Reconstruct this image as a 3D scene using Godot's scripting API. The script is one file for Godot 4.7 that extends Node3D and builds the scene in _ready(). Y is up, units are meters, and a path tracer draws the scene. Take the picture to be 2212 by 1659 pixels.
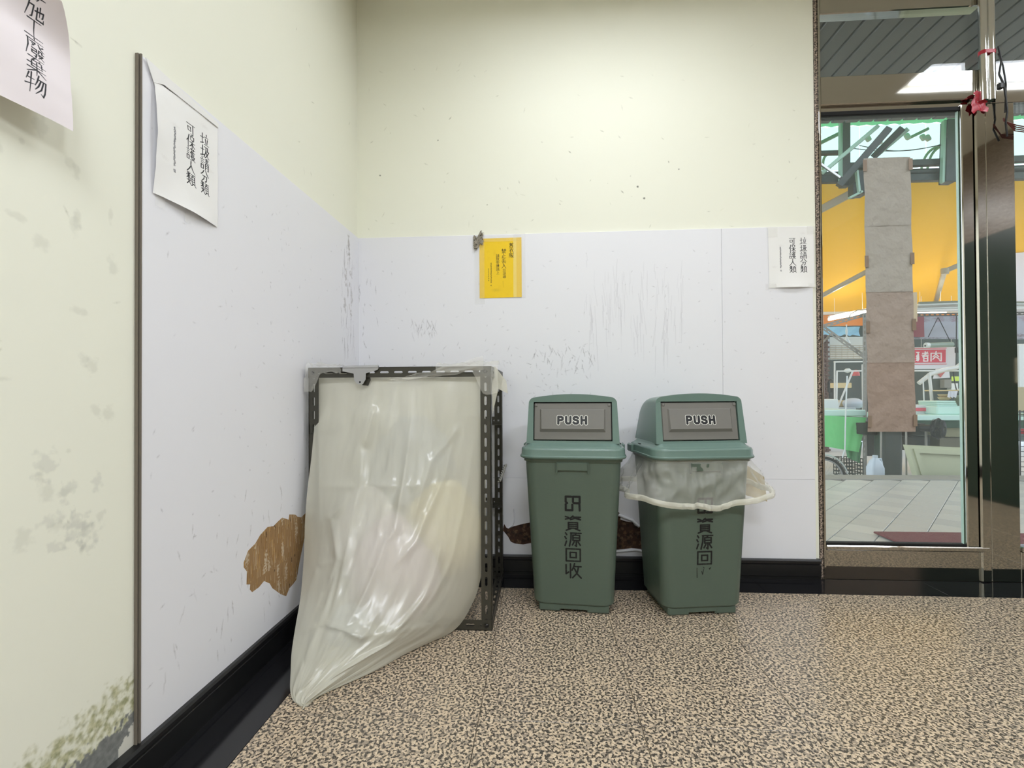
extends Node3D
# A waste-sorting corner beside a glass shop door; metres, y up. The room corner is the origin, x runs along the back wall, z comes towards the viewer.

var M := {}
var rng := RandomNumberGenerator.new()
var noise := FastNoiseLite.new()
var ridge := FastNoiseLite.new()

# ---------------------------------------------------------------- mesh helper
class G:
	var v := PackedVector3Array()
	var n := PackedVector3Array()
	var t := PackedVector2Array()
	var ix := PackedInt32Array()

	func poly(p: Array, out := Vector3.ZERO, uv: Array = []) -> void:
		var nn := Vector3.ZERO
		for i in p.size():
			nn += (p[i] as Vector3).cross(p[(i + 1) % p.size()])
		if out != Vector3.ZERO and nn.dot(out) < 0:
			p = p.duplicate(); p.reverse(); nn = -nn
			if uv.size(): uv = uv.duplicate(); uv.reverse()
		nn = nn.normalized()
		var a := nn.abs()
		var s := v.size()
		for i in p.size():
			var q: Vector3 = p[i]
			v.append(q); n.append(nn)
			if uv.size(): t.append(uv[i])
			elif a.x > a.y and a.x > a.z: t.append(Vector2(q.z, -q.y))
			elif a.y > a.z: t.append(Vector2(q.x, q.z))
			else: t.append(Vector2(q.x, -q.y))
		for i in range(1, p.size() - 1):
			ix.append_array([s, s + i + 1, s + i])

	func box(c: Vector3, sz: Vector3, ch := 0.0, b := Basis()) -> void:
		var h := sz / 2
		ch = minf(ch, minf(h.x, minf(h.y, h.z)) * 0.9)
		for ax in 3:
			var u := (ax + 1) % 3
			var w := (ax + 2) % 3
			for s in [-1.0, 1.0]:
				var q := []
				for k in [[-1, -1], [1, -1], [1, 1], [-1, 1]]:
					var p := Vector3.ZERO
					p[ax] = s * h[ax]; p[u] = k[0] * (h[u] - ch); p[w] = k[1] * (h[w] - ch)
					q.append(c + b * p)
				var o := Vector3.ZERO
				o[ax] = s
				poly(q, b * o)
				if ch <= 0: continue
				for s2 in [-1.0, 1.0]:
					var e := []
					for k in [[0, -1], [0, 1], [1, 1], [1, -1]]:
						var p := Vector3.ZERO
						p[ax] = s * (h[ax] - (ch if k[0] else 0.0)); p[u] = s2 * (h[u] - (0.0 if k[0] else ch)); p[w] = k[1] * (h[w] - ch)
						e.append(c + b * p)
					o = Vector3.ZERO
					o[ax] = s; o[u] = s2
					poly(e, b * o)
		if ch > 0:
			for sx in [-1.0, 1.0]:
				for sy in [-1.0, 1.0]:
					for z in [-1.0, 1.0]:
						poly([c + b * Vector3(sx * h.x, sy * (h.y - ch), z * (h.z - ch)), c + b * Vector3(sx * (h.x - ch), sy * h.y, z * (h.z - ch)), c + b * Vector3(sx * (h.x - ch), sy * (h.y - ch), z * h.z)], b * Vector3(sx, sy, z))

	func grid(P: Array, cv := false, flip := false, uvs := Vector2(1, 1)) -> void:
		# rows of points, smooth normals; cv closes each row on itself
		var R := P.size()
		var C: int = P[0].size()
		var nn := PackedVector3Array()
		nn.resize(R * C)
		var cc := C if cv else C - 1
		for i in R - 1:
			for j in cc:
				var k := (j + 1) % C
				var a: Vector3 = P[i][j]
				var b: Vector3 = P[i][k]
				var c: Vector3 = P[i + 1][k]
				var d: Vector3 = P[i + 1][j]
				var m := (c - a).cross(d - b)
				if flip: m = -m
				nn[i * C + j] += m; nn[i * C + k] += m; nn[(i + 1) * C + k] += m; nn[(i + 1) * C + j] += m
		var s := v.size()
		for i in R:
			for j in C:
				v.append(P[i][j]); n.append(nn[i * C + j].normalized() if nn[i * C + j].length_squared() > 1e-20 else Vector3.UP)
				t.append(Vector2(float(j) / maxi(cc, 1), float(i) / maxi(R - 1, 1)) * uvs)
		for i in R - 1:
			for j in cc:
				var k := (j + 1) % C
				var q := [s + i * C + j, s + i * C + k, s + (i + 1) * C + k, s + (i + 1) * C + j]
				if flip: ix.append_array([q[0], q[1], q[2], q[0], q[2], q[3]])
				else: ix.append_array([q[0], q[2], q[1], q[0], q[3], q[2]])

	func tube(path: Array, r, sides := 8, closed := false) -> void:
		var rows := []
		var N := path.size()
		var ref := Vector3.UP
		for i in N:
			var a: Vector3 = path[(i - 1 + N) % N] if closed else path[maxi(i - 1, 0)]
			var b: Vector3 = path[(i + 1) % N] if closed else path[mini(i + 1, N - 1)]
			var d := (b - a).normalized()
			if i == 0 and absf(d.dot(ref)) > 0.9: ref = Vector3.RIGHT
			var x := (ref - d * ref.dot(d)).normalized()
			ref = x
			var y := d.cross(x)
			var row := []
			var rr: float = r[i] if r is Array else r
			for k in sides:
				var an := TAU * k / sides
				row.append((path[i] as Vector3) + (x * cos(an) + y * sin(an)) * rr)
			rows.append(row)
		if closed:
			rows.append(rows[0])
		else:
			poly(rows[0], (path[0] as Vector3) - path[1])
			poly(rows[N - 1], (path[N - 1] as Vector3) - path[N - 2])
		grid(rows, true, true)

	func loft(rings: Array, cap_a := true, cap_b := true) -> void:
		# closed rings from one end of a solid to the other; null breaks the smoothing
		var first: Array = rings[0]
		var last: Array = rings[rings.size() - 1]
		var mid := Vector3.ZERO
		var mid2 := Vector3.ZERO
		var nw := Vector3.ZERO
		for k in first.size():
			mid += first[k] / first.size()
			mid2 += last[k] / last.size()
			nw += (first[k] as Vector3).cross(first[(k + 1) % first.size()])
		var ax := mid2 - mid
		var f := nw.dot(ax) < 0
		var run := []
		var prev = null
		for r in rings + [null]:
			if r == null:
				if run.size() > 1: grid(run, true, f)
				run = [prev] if prev != null else []
			else:
				run.append(r); prev = r
		if cap_a: poly(first, -ax)
		if cap_b: poly(last, ax)

	func lathe(o: Vector3, prof: Array, segs := 20, b := Basis()) -> void:
		var rings := []
		for p in prof:
			if p == null: rings.append(null); continue
			var ring := []
			for k in segs:
				var an := TAU * k / segs
				ring.append(o + b * Vector3(cos(an) * p.x, p.y, sin(an) * p.x))
			rings.append(ring)
		loft(rings)

	func prism(p2: Array, z0: float, z1: float, xf := Transform3D()) -> void:
		# a polygon in xy, extruded along z
		var tri := Geometry2D.triangulate_polygon(PackedVector2Array(p2))
		var w := func(q: Vector2, z: float) -> Vector3: return xf * Vector3(q.x, q.y, z)
		for k in range(0, tri.size(), 3):
			for z in [z0, z1]:
				poly([w.call(p2[tri[k]], z), w.call(p2[tri[k + 1]], z), w.call(p2[tri[k + 2]], z)], xf.basis.z * (z - (z0 + z1) / 2))
		var area := 0.0
		for i in p2.size(): area += (p2[i] as Vector2).cross(p2[(i + 1) % p2.size()])
		for i in p2.size():
			var a: Vector2 = p2[i]
			var b: Vector2 = p2[(i + 1) % p2.size()]
			var d := b - a
			var o := Vector3(d.y, -d.x, 0) * signf(area)
			poly([w.call(a, z0), w.call(b, z0), w.call(b, z1), w.call(a, z1)], xf.basis * o)

	func slot_plate(o: Vector3, L: Vector3, W: Vector3, ln: float, wd: float, th: float, off: float, pitch := 0.051, sl := 0.034, sw := 0.009) -> void:
		# a steel strip with real slots: o is a corner, L the length, W the width, off the slots' distance across
		var N := L.cross(W).normalized()
		var r := sw / 2
		var cells := maxi(1, int(ln / pitch))
		var cl := ln / cells
		for side in [0.0, 1.0]:
			var nn := N * (1 if side else -1)
			var pt := func(l: float, w: float) -> Vector3: return o + L * l + W * w + N * th * side
			for c in cells:
				var a := c * cl
				var s0 := a + (cl - sl) / 2
				var s1 := s0 + sl
				poly([pt.call(a, 0), pt.call(a + cl, 0), pt.call(a + cl, off - r), pt.call(a, off - r)], nn)
				poly([pt.call(a, off + r), pt.call(a + cl, off + r), pt.call(a + cl, wd), pt.call(a, wd)], nn)
				poly([pt.call(a, off - r), pt.call(s0, off - r), pt.call(s0, off + r), pt.call(a, off + r)], nn)
				poly([pt.call(s1, off - r), pt.call(a + cl, off - r), pt.call(a + cl, off + r), pt.call(s1, off + r)], nn)
				for e in [[s0, 1.0], [s1, -1.0]]:
					for sg in [-1.0, 1.0]:
						var p := []
						for k in 4:
							var an := PI / 2 * k / 3.0
							p.append(pt.call(e[0] + e[1] * r * (1 - cos(an)), off + sg * r * sin(an)))
						for k in 3:
							poly([pt.call(e[0], off + sg * r), p[k], p[k + 1]], nn)
				if side:
					var ring := []
					for k in 7: ring.append(Vector2(s1 - r + r * sin(PI * k / 6.0), off - r * cos(PI * k / 6.0)))
					for k in 7: ring.append(Vector2(s0 + r - r * sin(PI * k / 6.0), off + r * cos(PI * k / 6.0)))
					for k in ring.size():
						var q: Vector2 = ring[k]
						var q2: Vector2 = ring[(k + 1) % ring.size()]
						var mid := (q + q2) / 2
						var o3: Vector3 = L * ((s0 + s1) / 2 - mid.x) + W * (off - mid.y)
						var A: Vector3 = pt.call(q.x, q.y)
						var B: Vector3 = pt.call(q2.x, q2.y)
						poly([A, B, B - N * th, A - N * th], o3)
		poly([o, o + L * ln, o + L * ln + N * th, o + N * th], -W)
		poly([o + W * wd, o + W * wd + L * ln, o + W * wd + L * ln + N * th, o + W * wd + N * th], W)
		poly([o, o + W * wd, o + W * wd + N * th, o + N * th], -L)
		poly([o + L * ln, o + L * ln + W * wd, o + L * ln + W * wd + N * th, o + L * ln + N * th], L)

	func mesh() -> ArrayMesh:
		var a := []
		a.resize(Mesh.ARRAY_MAX)
		a[Mesh.ARRAY_VERTEX] = v; a[Mesh.ARRAY_NORMAL] = n; a[Mesh.ARRAY_TEX_UV] = t; a[Mesh.ARRAY_INDEX] = ix
		var m := ArrayMesh.new()
		m.add_surface_from_arrays(Mesh.PRIMITIVE_TRIANGLES, a)
		return m

func rrect(w: float, d: float, r: float, y: float, cz := 0.0, n := 5) -> Array:
	var ring := []
	for q in [[1, 1, 0], [-1, 1, 1], [-1, -1, 2], [1, -1, 3]]:
		for k in n + 1:
			var an = PI / 2 * (q[2] + float(k) / n)
			ring.append(Vector3(q[0] * (w / 2 - r) + r * cos(an), y, cz + q[1] * (d / 2 - r) + r * sin(an)))
	return ring

# ---------------------------------------------------------------- nodes
func obj(called: String, g: G, m: Material, parent: Node = self, at := Vector3.ZERO) -> MeshInstance3D:
	var o := MeshInstance3D.new()
	o.name = called
	o.mesh = g.mesh()
	o.material_override = m
	o.position = at
	parent.add_child(o, true)
	if parent == self: o.name = numbered(called, o)
	return o

func numbered(called: String, me: Node) -> String:
	var k := 0
	var nm := called
	while get_node_or_null(NodePath(nm)) != null and get_node(NodePath(nm)) != me:
		k += 1
		nm = "%s_%03d" % [called, k]
	return nm

func thing(called: String, label: String, cat: String, at := Vector3.ZERO, turn := 0.0, group := "") -> Node3D:
	var o := Node3D.new()
	o.name = called
	add_child(o, true)
	o.name = numbered(called, o)
	o.position = at; o.rotation.y = turn
	return tag(o, label, cat, group)

func tag(o: Node3D, label: String, cat: String, group := "") -> Node3D:
	o.set_meta("label", label); o.set_meta("category", cat)
	if group: o.set_meta("group", group)
	return o

func struct(called: String, g: G, m: Material, label := "", parent: Node = self) -> MeshInstance3D:
	var o := obj(called, g, m, parent)
	if parent == self: o.set_meta("kind", "structure")
	if label: o.set_meta("label", label)
	return o

func mat(key: String, c: Color, rough := 0.6, metal := 0.0, spec := 0.5) -> StandardMaterial3D:
	var m := StandardMaterial3D.new()
	m.resource_name = key
	m.albedo_color = c; m.roughness = rough; m.metallic = metal; m.metallic_specular = spec
	M[key] = m
	return m

func film(key: String, c: Color, alpha: float, rough := 0.32, back := 0.8) -> StandardMaterial3D:
	var m := mat(key, c, rough)
	m.albedo_color.a = alpha
	m.transparency = BaseMaterial3D.TRANSPARENCY_ALPHA
	m.cull_mode = BaseMaterial3D.CULL_DISABLED
	m.backlight_enabled = true; m.backlight = Color(c.r * back, c.g * back, c.b * back)
	return m

func noise_tex(freq: float, lo: Color, hi: Color, size := 512, kind := FastNoiseLite.TYPE_SIMPLEX_SMOOTH, seed_ := 3, oct := 4) -> NoiseTexture2D:
	var fn := FastNoiseLite.new()
	fn.noise_type = kind; fn.frequency = freq; fn.seed = seed_; fn.fractal_octaves = oct
	var gr := Gradient.new()
	gr.set_color(0, lo); gr.set_color(1, hi)
	var t := NoiseTexture2D.new()
	t.width = size; t.height = size; t.seamless = true; t.noise = fn; t.color_ramp = gr
	return t

func bump(m: StandardMaterial3D, freq: float, depth: float, size := 256) -> void:
	var fn := FastNoiseLite.new()
	fn.frequency = freq; fn.seed = 11
	var t := NoiseTexture2D.new()
	t.width = size; t.height = size; t.seamless = true; t.as_normal_map = true; t.bump_strength = depth; t.noise = fn
	m.normal_enabled = true; m.normal_texture = t

# ---------------------------------------------------------------- lettering, drawn stroke by stroke
const C := {
	"tu": "2035-8035;5005-5090;0590-9590", "tul": "0838-9535;5205-5288;0492-9575", "li": "5000-5515;1525-8525;3040-3880;7040-6080;0590-9590",
	"ji": "1008-7008-6038-8838-6075-2598;3812-3550-0597;3840-6075-9795",
	"yan": "4000-5512;0520-9520;2035-8035;2050-8050;2065-2095;2065-8065-8095;2095-8095", "qing": "1510-8510;2022-8022;0536-9536;5000-5036;2048-2098;2048-8048-8098-7095;2062-8062;2077-8077",
	"fen": "4005-2530-0545;6005-7830-9545;2550-7550-7085-6095-5590;4550-4075-1598", "mi": "2008-3530;8008-6530;0545-9545;5000-5098;4850-3075-0595;5250-7075-9590",
	"da": "0530-9530;5000-4850-0598;5232-7070-9598;7508-8520", "ye": "0508-9508;5008-4022;2022-2080;2022-8022-8080;2042-8042;2060-8060;2080-8080;3582-0598;6582-9598",
	"kou": "1010-1090;1010-9010-9090;1090-9090", "ding": "0508-9508;7508-7590-6097-5085", "ren1": "7000-4535-0555;5030-5098", "mu": "0530-9530;5000-5098;4835-3065-0585;5235-7065-9585",
	"cao": "0530-9530;3005-3055;7005-7055", "zhui": "3500-2025-0540;2025-2098;5500-6015;2020-9520;2045-8545;2068-8568;2095-9595;5520-5595", "you": "1010-8010-7045-4575-0595;2025-5070-9595",
	"ren": "5005-4845-3070-0598;5035-6568-9598", "ru": "3005-4805-5530-7065-9598;5022-4060-0598", "jiu": "3505-1015;1012-1095;6008-9008-9095;1050-4050;6050-9050;1095-9095",
	"yi": "5000-5015;0520-9520;4520-2555-0570;3550-3595-5080;5525-7065-9595;8535-6555", "yue": "2005-2060-0598;2005-8005-8090-6590;2035-8035;2062-8062",
	"fu": "1008-1098;1008-8008-8030-6033;1050-8050-6080-3098;2560-5580-9598", "shi": "2010-8010;0535-9535;5035-5090-3885;2855-0890;7055-9290", "zhi": "5005-5090;5045-8545;2040-2090;0590-9590",
	"diu": "7005-2015;1032-9032;5010-5058;0558-9558;4560-2090-8085;7070-8898", "yong": "1005-8005-5522;3010-5522;1530-1598;1530-8530-8590-7095;1550-8550;1570-8570;5030-5098",
	"fang": "4500-5515;0520-9520;3520-3050-0598;3545-8045-7090-5095", "pu": "3000-2025-0545;2020-9520;7020-5565-1098;3035-5570-9598",
	"pang": "5000-5010;1012-8512;3016-3526;6516-6026;0545-0530-9530-9045", "chuo": "1005-2018;0530-2530-1055-2570-1090;0590-2080-5092-9895",
	"bian": "3500-2808;2210-2235;2210-8010-8035;2218-8018;2226-8026;2235-8035;1555-1545-9045-8755;4048-3060;6548-7560;5060-5566;1068-9268;4568-4080-1595;4278-7578-7090-6092",
	"ye3": "0540-8530-8060-7065;5005-5065;2515-2590-9090-9070", "shang": "5005-5090;5040-8540;0590-9590", "shiy": "3500-2025-0540;1515-9515", "gong": "1510-8510;5010-5085;0588-9588",
	"guang": "5000-5010;1012-9512;1512-1450-0298", "fa": "0808-4008-1535;2018-3026;6005-7025-9538;9008-7020;1545-4545-4560-1560-1575-4575-4092-2592;6042-6055-5262;6042-8042-8055-9555;5568-8568-5595;6075-9295",
	"qi": "5000-5008;1012-9012;4512-2828-7826;6520-7835;0545-9545;2535-2558-8058;5035-5058;7535-7558;0570-9570;5060-5098;4572-0595;5572-9595",
	"niu": "3005-1040;2530-9030;0562-9552;5500-5598", "wu": "3000-2030-0555;2020-9020-8575-7595-5585;4822-3055-0875;7022-5565-1595", "shou": "0525-9520;5500-5590-3085;0560-9545",
	"ju": "1005-9505;1005-1095-9595;1035-8035-8065-1065", "jiu2": "1510-1572-5060;7503-7598", "ci": "0510-2525;0550-3038;5000-3532;4515-9515-8030;6518-6035-3555;6535-9555",
	"bei": "2005-2072;2005-8005-8072;2027-8027;2049-8049;2072-8072;3578-0598;6578-9598", "shui": "1508-3520;0535-2548;0595-3065",
	"yuan": "1008-9808;1508-1350-0098;5510-4822;3022-3058;3022-8522-8558;3040-8540;3058-8558;5858-5898-4892;4068-2590;7268-9090", "hui": "0808-0892;0808-9208-9292;0892-9292;3232-3268;3232-6832-6868;3268-6868",
	"mark": "4006-0606-0648-4048;5240-5206-9406-9444;6052-9452-9494-6294;0656-0694-4894-4858", "marka": "4006-0606-0640-1548;5240-5206-9406-9444;5848-9248-9494;0656-0694-4894-4858",
	"shiz": "0510-5010;2510-4030-4580-3095-2088;3825-0550;4045-0570;4065-0590", "zhe": "1020-9020;5005-5035;0538-9538;8008-1555;3050-3098;3050-8550-8598;3072-8572;3098-8598", "rou": "1020-1098;1020-9020-9098-7895;5003-4535-2555;5030-7055;4555-2580;5055-7580",
	"hei": "2005-2045;2005-8005-8045;2045-8045;4010-4035;6010-6035;5005-5072;1558-8558;0572-9572;1080-0598;3580-4098;6080-6598;8580-9598"}
const GL := {
	"垃": ["tul 0 0 42 100", "li 40 0 100 100"], "圾": ["tul 0 0 42 100", "ji 36 0 100 100"], "請": ["yan 0 0 42 100", "qing 45 0 100 100"], "分": ["fen 0 0 100 100"], "類": ["mi 0 0 48 52", "da 0 50 48 100", "ye 50 0 100 100"],
	"可": ["ding 0 0 100 100", "kou 14 28 55 70"], "保": ["ren1 0 0 38 100", "kou 42 0 90 36", "mu 34 34 100 100"], "護": ["yan 0 0 40 100", "cao 42 0 100 20", "zhui 44 18 98 66", "you 42 64 100 100"], "人": ["ren 0 0 100 100"],
	"舊": ["cao 0 0 100 22", "zhui 10 18 90 60", "jiu 14 62 86 100"], "衣": ["yi 0 0 100 100"], "服": ["yue 0 0 44 100", "fu 48 0 100 100"], "禁": ["mu 0 0 50 50", "mu 50 0 100 50", "shi 6 52 94 100"], "止": ["zhi 0 0 100 100"],
	"丟": ["diu 0 0 100 100"], "入": ["ru 0 0 100 100"], "桶": ["mu 0 0 40 100", "yong 42 0 100 100"], "放": ["fang 0 0 50 100", "pu 46 0 100 100"], "旁": ["pang 0 0 100 100", "fang 10 42 92 100"], "邊": ["chuo 0 0 100 100", "bian 30 0 98 86"],
	"地": ["tul 0 0 42 100", "ye3 38 0 100 100"], "上": ["shang 0 0 100 100"], "施": ["fang 0 0 50 100", "shiy 48 0 100 60", "ye3 46 38 100 100"], "工": ["gong 0 0 100 100"], "廢": ["guang 0 0 100 100", "fa 20 18 100 100"],
	"棄": ["qi 0 0 100 100"], "物": ["niu 0 0 44 100", "wu 42 0 100 100"], "拒": ["shou 0 0 42 100", "ju 44 0 100 100"], "收": ["jiu2 0 0 44 100", "pu 40 0 100 100"], "資": ["ci 0 0 100 44", "bei 5 42 95 100"], "源": ["shui 0 0 34 100", "yuan 28 0 100 100"],
	"回": ["hui 0 0 100 100"], "mark": ["mark 0 0 100 100"], "marka": ["marka 0 0 100 100"], "豬": ["shiz 0 0 46 100", "zhe 44 0 100 100"], "肉": ["rou 0 0 100 100"], "黑": ["hei 0 0 100 100"]}

func strokes_of(ch: String) -> Array:
	var res := []
	for part in GL[ch]:
		var f: PackedStringArray = part.split(" ")
		for s in (C[f[0]] as String).split(";"):
			var line := []
			for q in s.split("-"):
				line.append(Vector2(lerpf(float(f[1]), float(f[3]), float(q.left(2)) / 99.0), lerpf(float(f[2]), float(f[4]), float(q.right(2)) / 99.0)) / 100.0)
			res.append(line)
	return res

func line(im: Image, a: Vector2, b: Vector2, w0: float, w1: float, col: Color) -> void:
	var w := maxf(w0, w1)
	var x0 := maxi(0, int(minf(a.x, b.x) - w - 1)); var x1 := mini(im.get_width() - 1, int(maxf(a.x, b.x) + w + 2))
	var y0 := maxi(0, int(minf(a.y, b.y) - w - 1)); var y1 := mini(im.get_height() - 1, int(maxf(a.y, b.y) + w + 2))
	var d := b - a
	var l2 := maxf(d.length_squared(), 1e-6)
	for y in range(y0, y1 + 1):
		for x in range(x0, x1 + 1):
			var p := Vector2(x + 0.5, y + 0.5)
			var k := clampf((p - a).dot(d) / l2, 0, 1)
			var e := clampf(lerpf(w0, w1, k) - p.distance_to(a + d * k) + 0.5, 0, 1) * col.a
			if e > 0:
				var o := im.get_pixel(x, y)
				im.set_pixel(x, y, Color(lerpf(o.r, col.r, e), lerpf(o.g, col.g, e), lerpf(o.b, col.b, e), maxf(o.a, e)))

func glyph(im: Image, ch: String, at: Vector2, sz: Vector2, thin: float, thick: float, col: Color, gaps := 0.0, taper := 1.0) -> void:
	# thin and thick: half widths of level and upright strokes, in shares of the size; gaps: stencil bridges
	for s in strokes_of(ch):
		for k in s.size() - 1:
			var a: Vector2 = at + s[k] * sz
			var b: Vector2 = at + s[k + 1] * sz
			var up := absf((b - a).normalized().y)
			var w := lerpf(thin, thick, up) * minf(sz.x, sz.y)
			if gaps > 0 and a.distance_to(b) > sz.x * 0.42:
				var m := 0.5 + 0.18 * sin(a.x * 1.7 + b.y)
				var g := gaps * sz.x / a.distance_to(b)
				line(im, a, a.lerp(b, m - g), w, w, col); line(im, a.lerp(b, m + g), b, w, w, col)
			else:
				line(im, a, b, w, w * (taper if k == s.size() - 2 else 1.0), col)

func column(im: Image, text: String, cx: float, y: float, sz: float, pitch: float, thin: float, thick: float, col: Color, taper := 0.8) -> void:
	for k in text.length():
		glyph(im, text[k], Vector2(cx - sz / 2, y + k * pitch), Vector2(sz, sz), thin, thick, col, 0.0, taper)

func tiny(im: Image, n: int, cx: float, y: float, sz: float, pitch: float, col: Color) -> void:
	# small print too small to read in the photograph: only its texture
	for k in n:
		if n > 8 and k == n - 2: continue
		for j in 5:
			var p := Vector2(cx - sz / 2 + rng.randf() * sz * 0.3, y + k * pitch + sz * (0.1 + 0.2 * j))
			line(im, p, p + Vector2(sz * rng.randf_range(0.5, 0.75), 0), sz * 0.05, sz * 0.05, col)
		line(im, Vector2(cx + rng.randf_range(-0.3, 0.3) * sz, y + k * pitch), Vector2(cx + rng.randf_range(-0.3, 0.3) * sz, y + k * pitch + sz * 0.9), sz * 0.06, sz * 0.06, col)

func blank(w: int, h: int, c: Color, alpha := false) -> Image:
	var im := Image.create_empty(w, h, false, Image.FORMAT_RGBA8 if alpha else Image.FORMAT_RGB8)
	im.fill(c)
	return im

func blot(im: Image, c: Vector2, r: Vector2, col: Color, rough := 0.5) -> void:
	for y in range(maxi(0, int(c.y - r.y * 1.4)), mini(im.get_height(), int(c.y + r.y * 1.4))):
		for x in range(maxi(0, int(c.x - r.x * 1.4)), mini(im.get_width(), int(c.x + r.x * 1.4))):
			var d := (Vector2(x, y) - c) / r
			var e := clampf((1.0 - d.length() + rough * noise.get_noise_2d(x * 9.0, y * 9.0) * 1.4) * 2.0, 0, 1) * col.a
			if e > 0: im.set_pixel(x, y, im.get_pixel(x, y).lerp(Color(col.r, col.g, col.b), e))

func tex_mat(key: String, im: Image, rough := 0.6, cut := false) -> StandardMaterial3D:
	var m := mat(key, Color.WHITE, rough)
	im.generate_mipmaps()
	m.albedo_texture = ImageTexture.create_from_image(im)
	if cut:
		m.transparency = BaseMaterial3D.TRANSPARENCY_ALPHA_SCISSOR
		m.alpha_scissor_threshold = 0.45
	return m

# marks on a wall: scuffs, scratches, drips; places in metres (across, up), 400 pixels a metre
func scuffs(im: Image, n: int, x0: float, x1: float, y0: float, y1: float, col: Color, len0: float, len1: float, steep := 0.5, w := 0.6) -> void:
	for k in n:
		var p := Vector2(rng.randf_range(x0, x1), rng.randf_range(y0, y1))
		var an := rng.randf_range(-PI, PI) if steep < 0 else PI / 2 + rng.randf_range(-1, 1) * steep
		var l := rng.randf_range(len0, len1)
		var a := Vector2(p.x, 3.2 - p.y) * 400
		var c := col
		c.a *= rng.randf_range(0.25, 1.0)
		var b := a + Vector2(cos(an), sin(an)) * l * 400
		line(im, a, (a + b) / 2 + Vector2(rng.randf_range(-1, 1), 0) * l * 30, w * 0.5, w, c)
		line(im, (a + b) / 2, b, w, w * 0.3, c)

# ---------------------------------------------------------------- surfaces
func seamless(freq: float, seed_: int, size: int, kind := FastNoiseLite.TYPE_SIMPLEX, oct := 3) -> PackedByteArray:
	var fn := FastNoiseLite.new()
	fn.noise_type = kind; fn.frequency = freq; fn.seed = seed_; fn.fractal_octaves = oct
	return fn.get_seamless_image(size, size, false, false, 0.12).get_data()

func granite(size: int, base: Color, light: Color, mid: Color, dark: Color, fr := 0.075) -> Image:
	var a := seamless(fr, 5, size)
	var b := seamless(fr * 0.55, 9, size)
	var c := seamless(fr * 1.7, 21, size)
	var out := PackedByteArray()
	out.resize(size * size * 3)
	for k in size * size:
		var q := base.lerp(light, clampf((c[k] - 120) / 70.0, 0, 1))
		q = q.lerp(mid, clampf((b[k] - 142) / 14.0, 0, 1) * 0.75)
		q = q.lerp(dark, clampf((a[k] - 143) / 12.0, 0, 1))
		out[k * 3] = int(q.r * 255); out[k * 3 + 1] = int(q.g * 255); out[k * 3 + 2] = int(q.b * 255)
	return Image.create_from_data(size, size, false, Image.FORMAT_RGB8, out)

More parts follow.
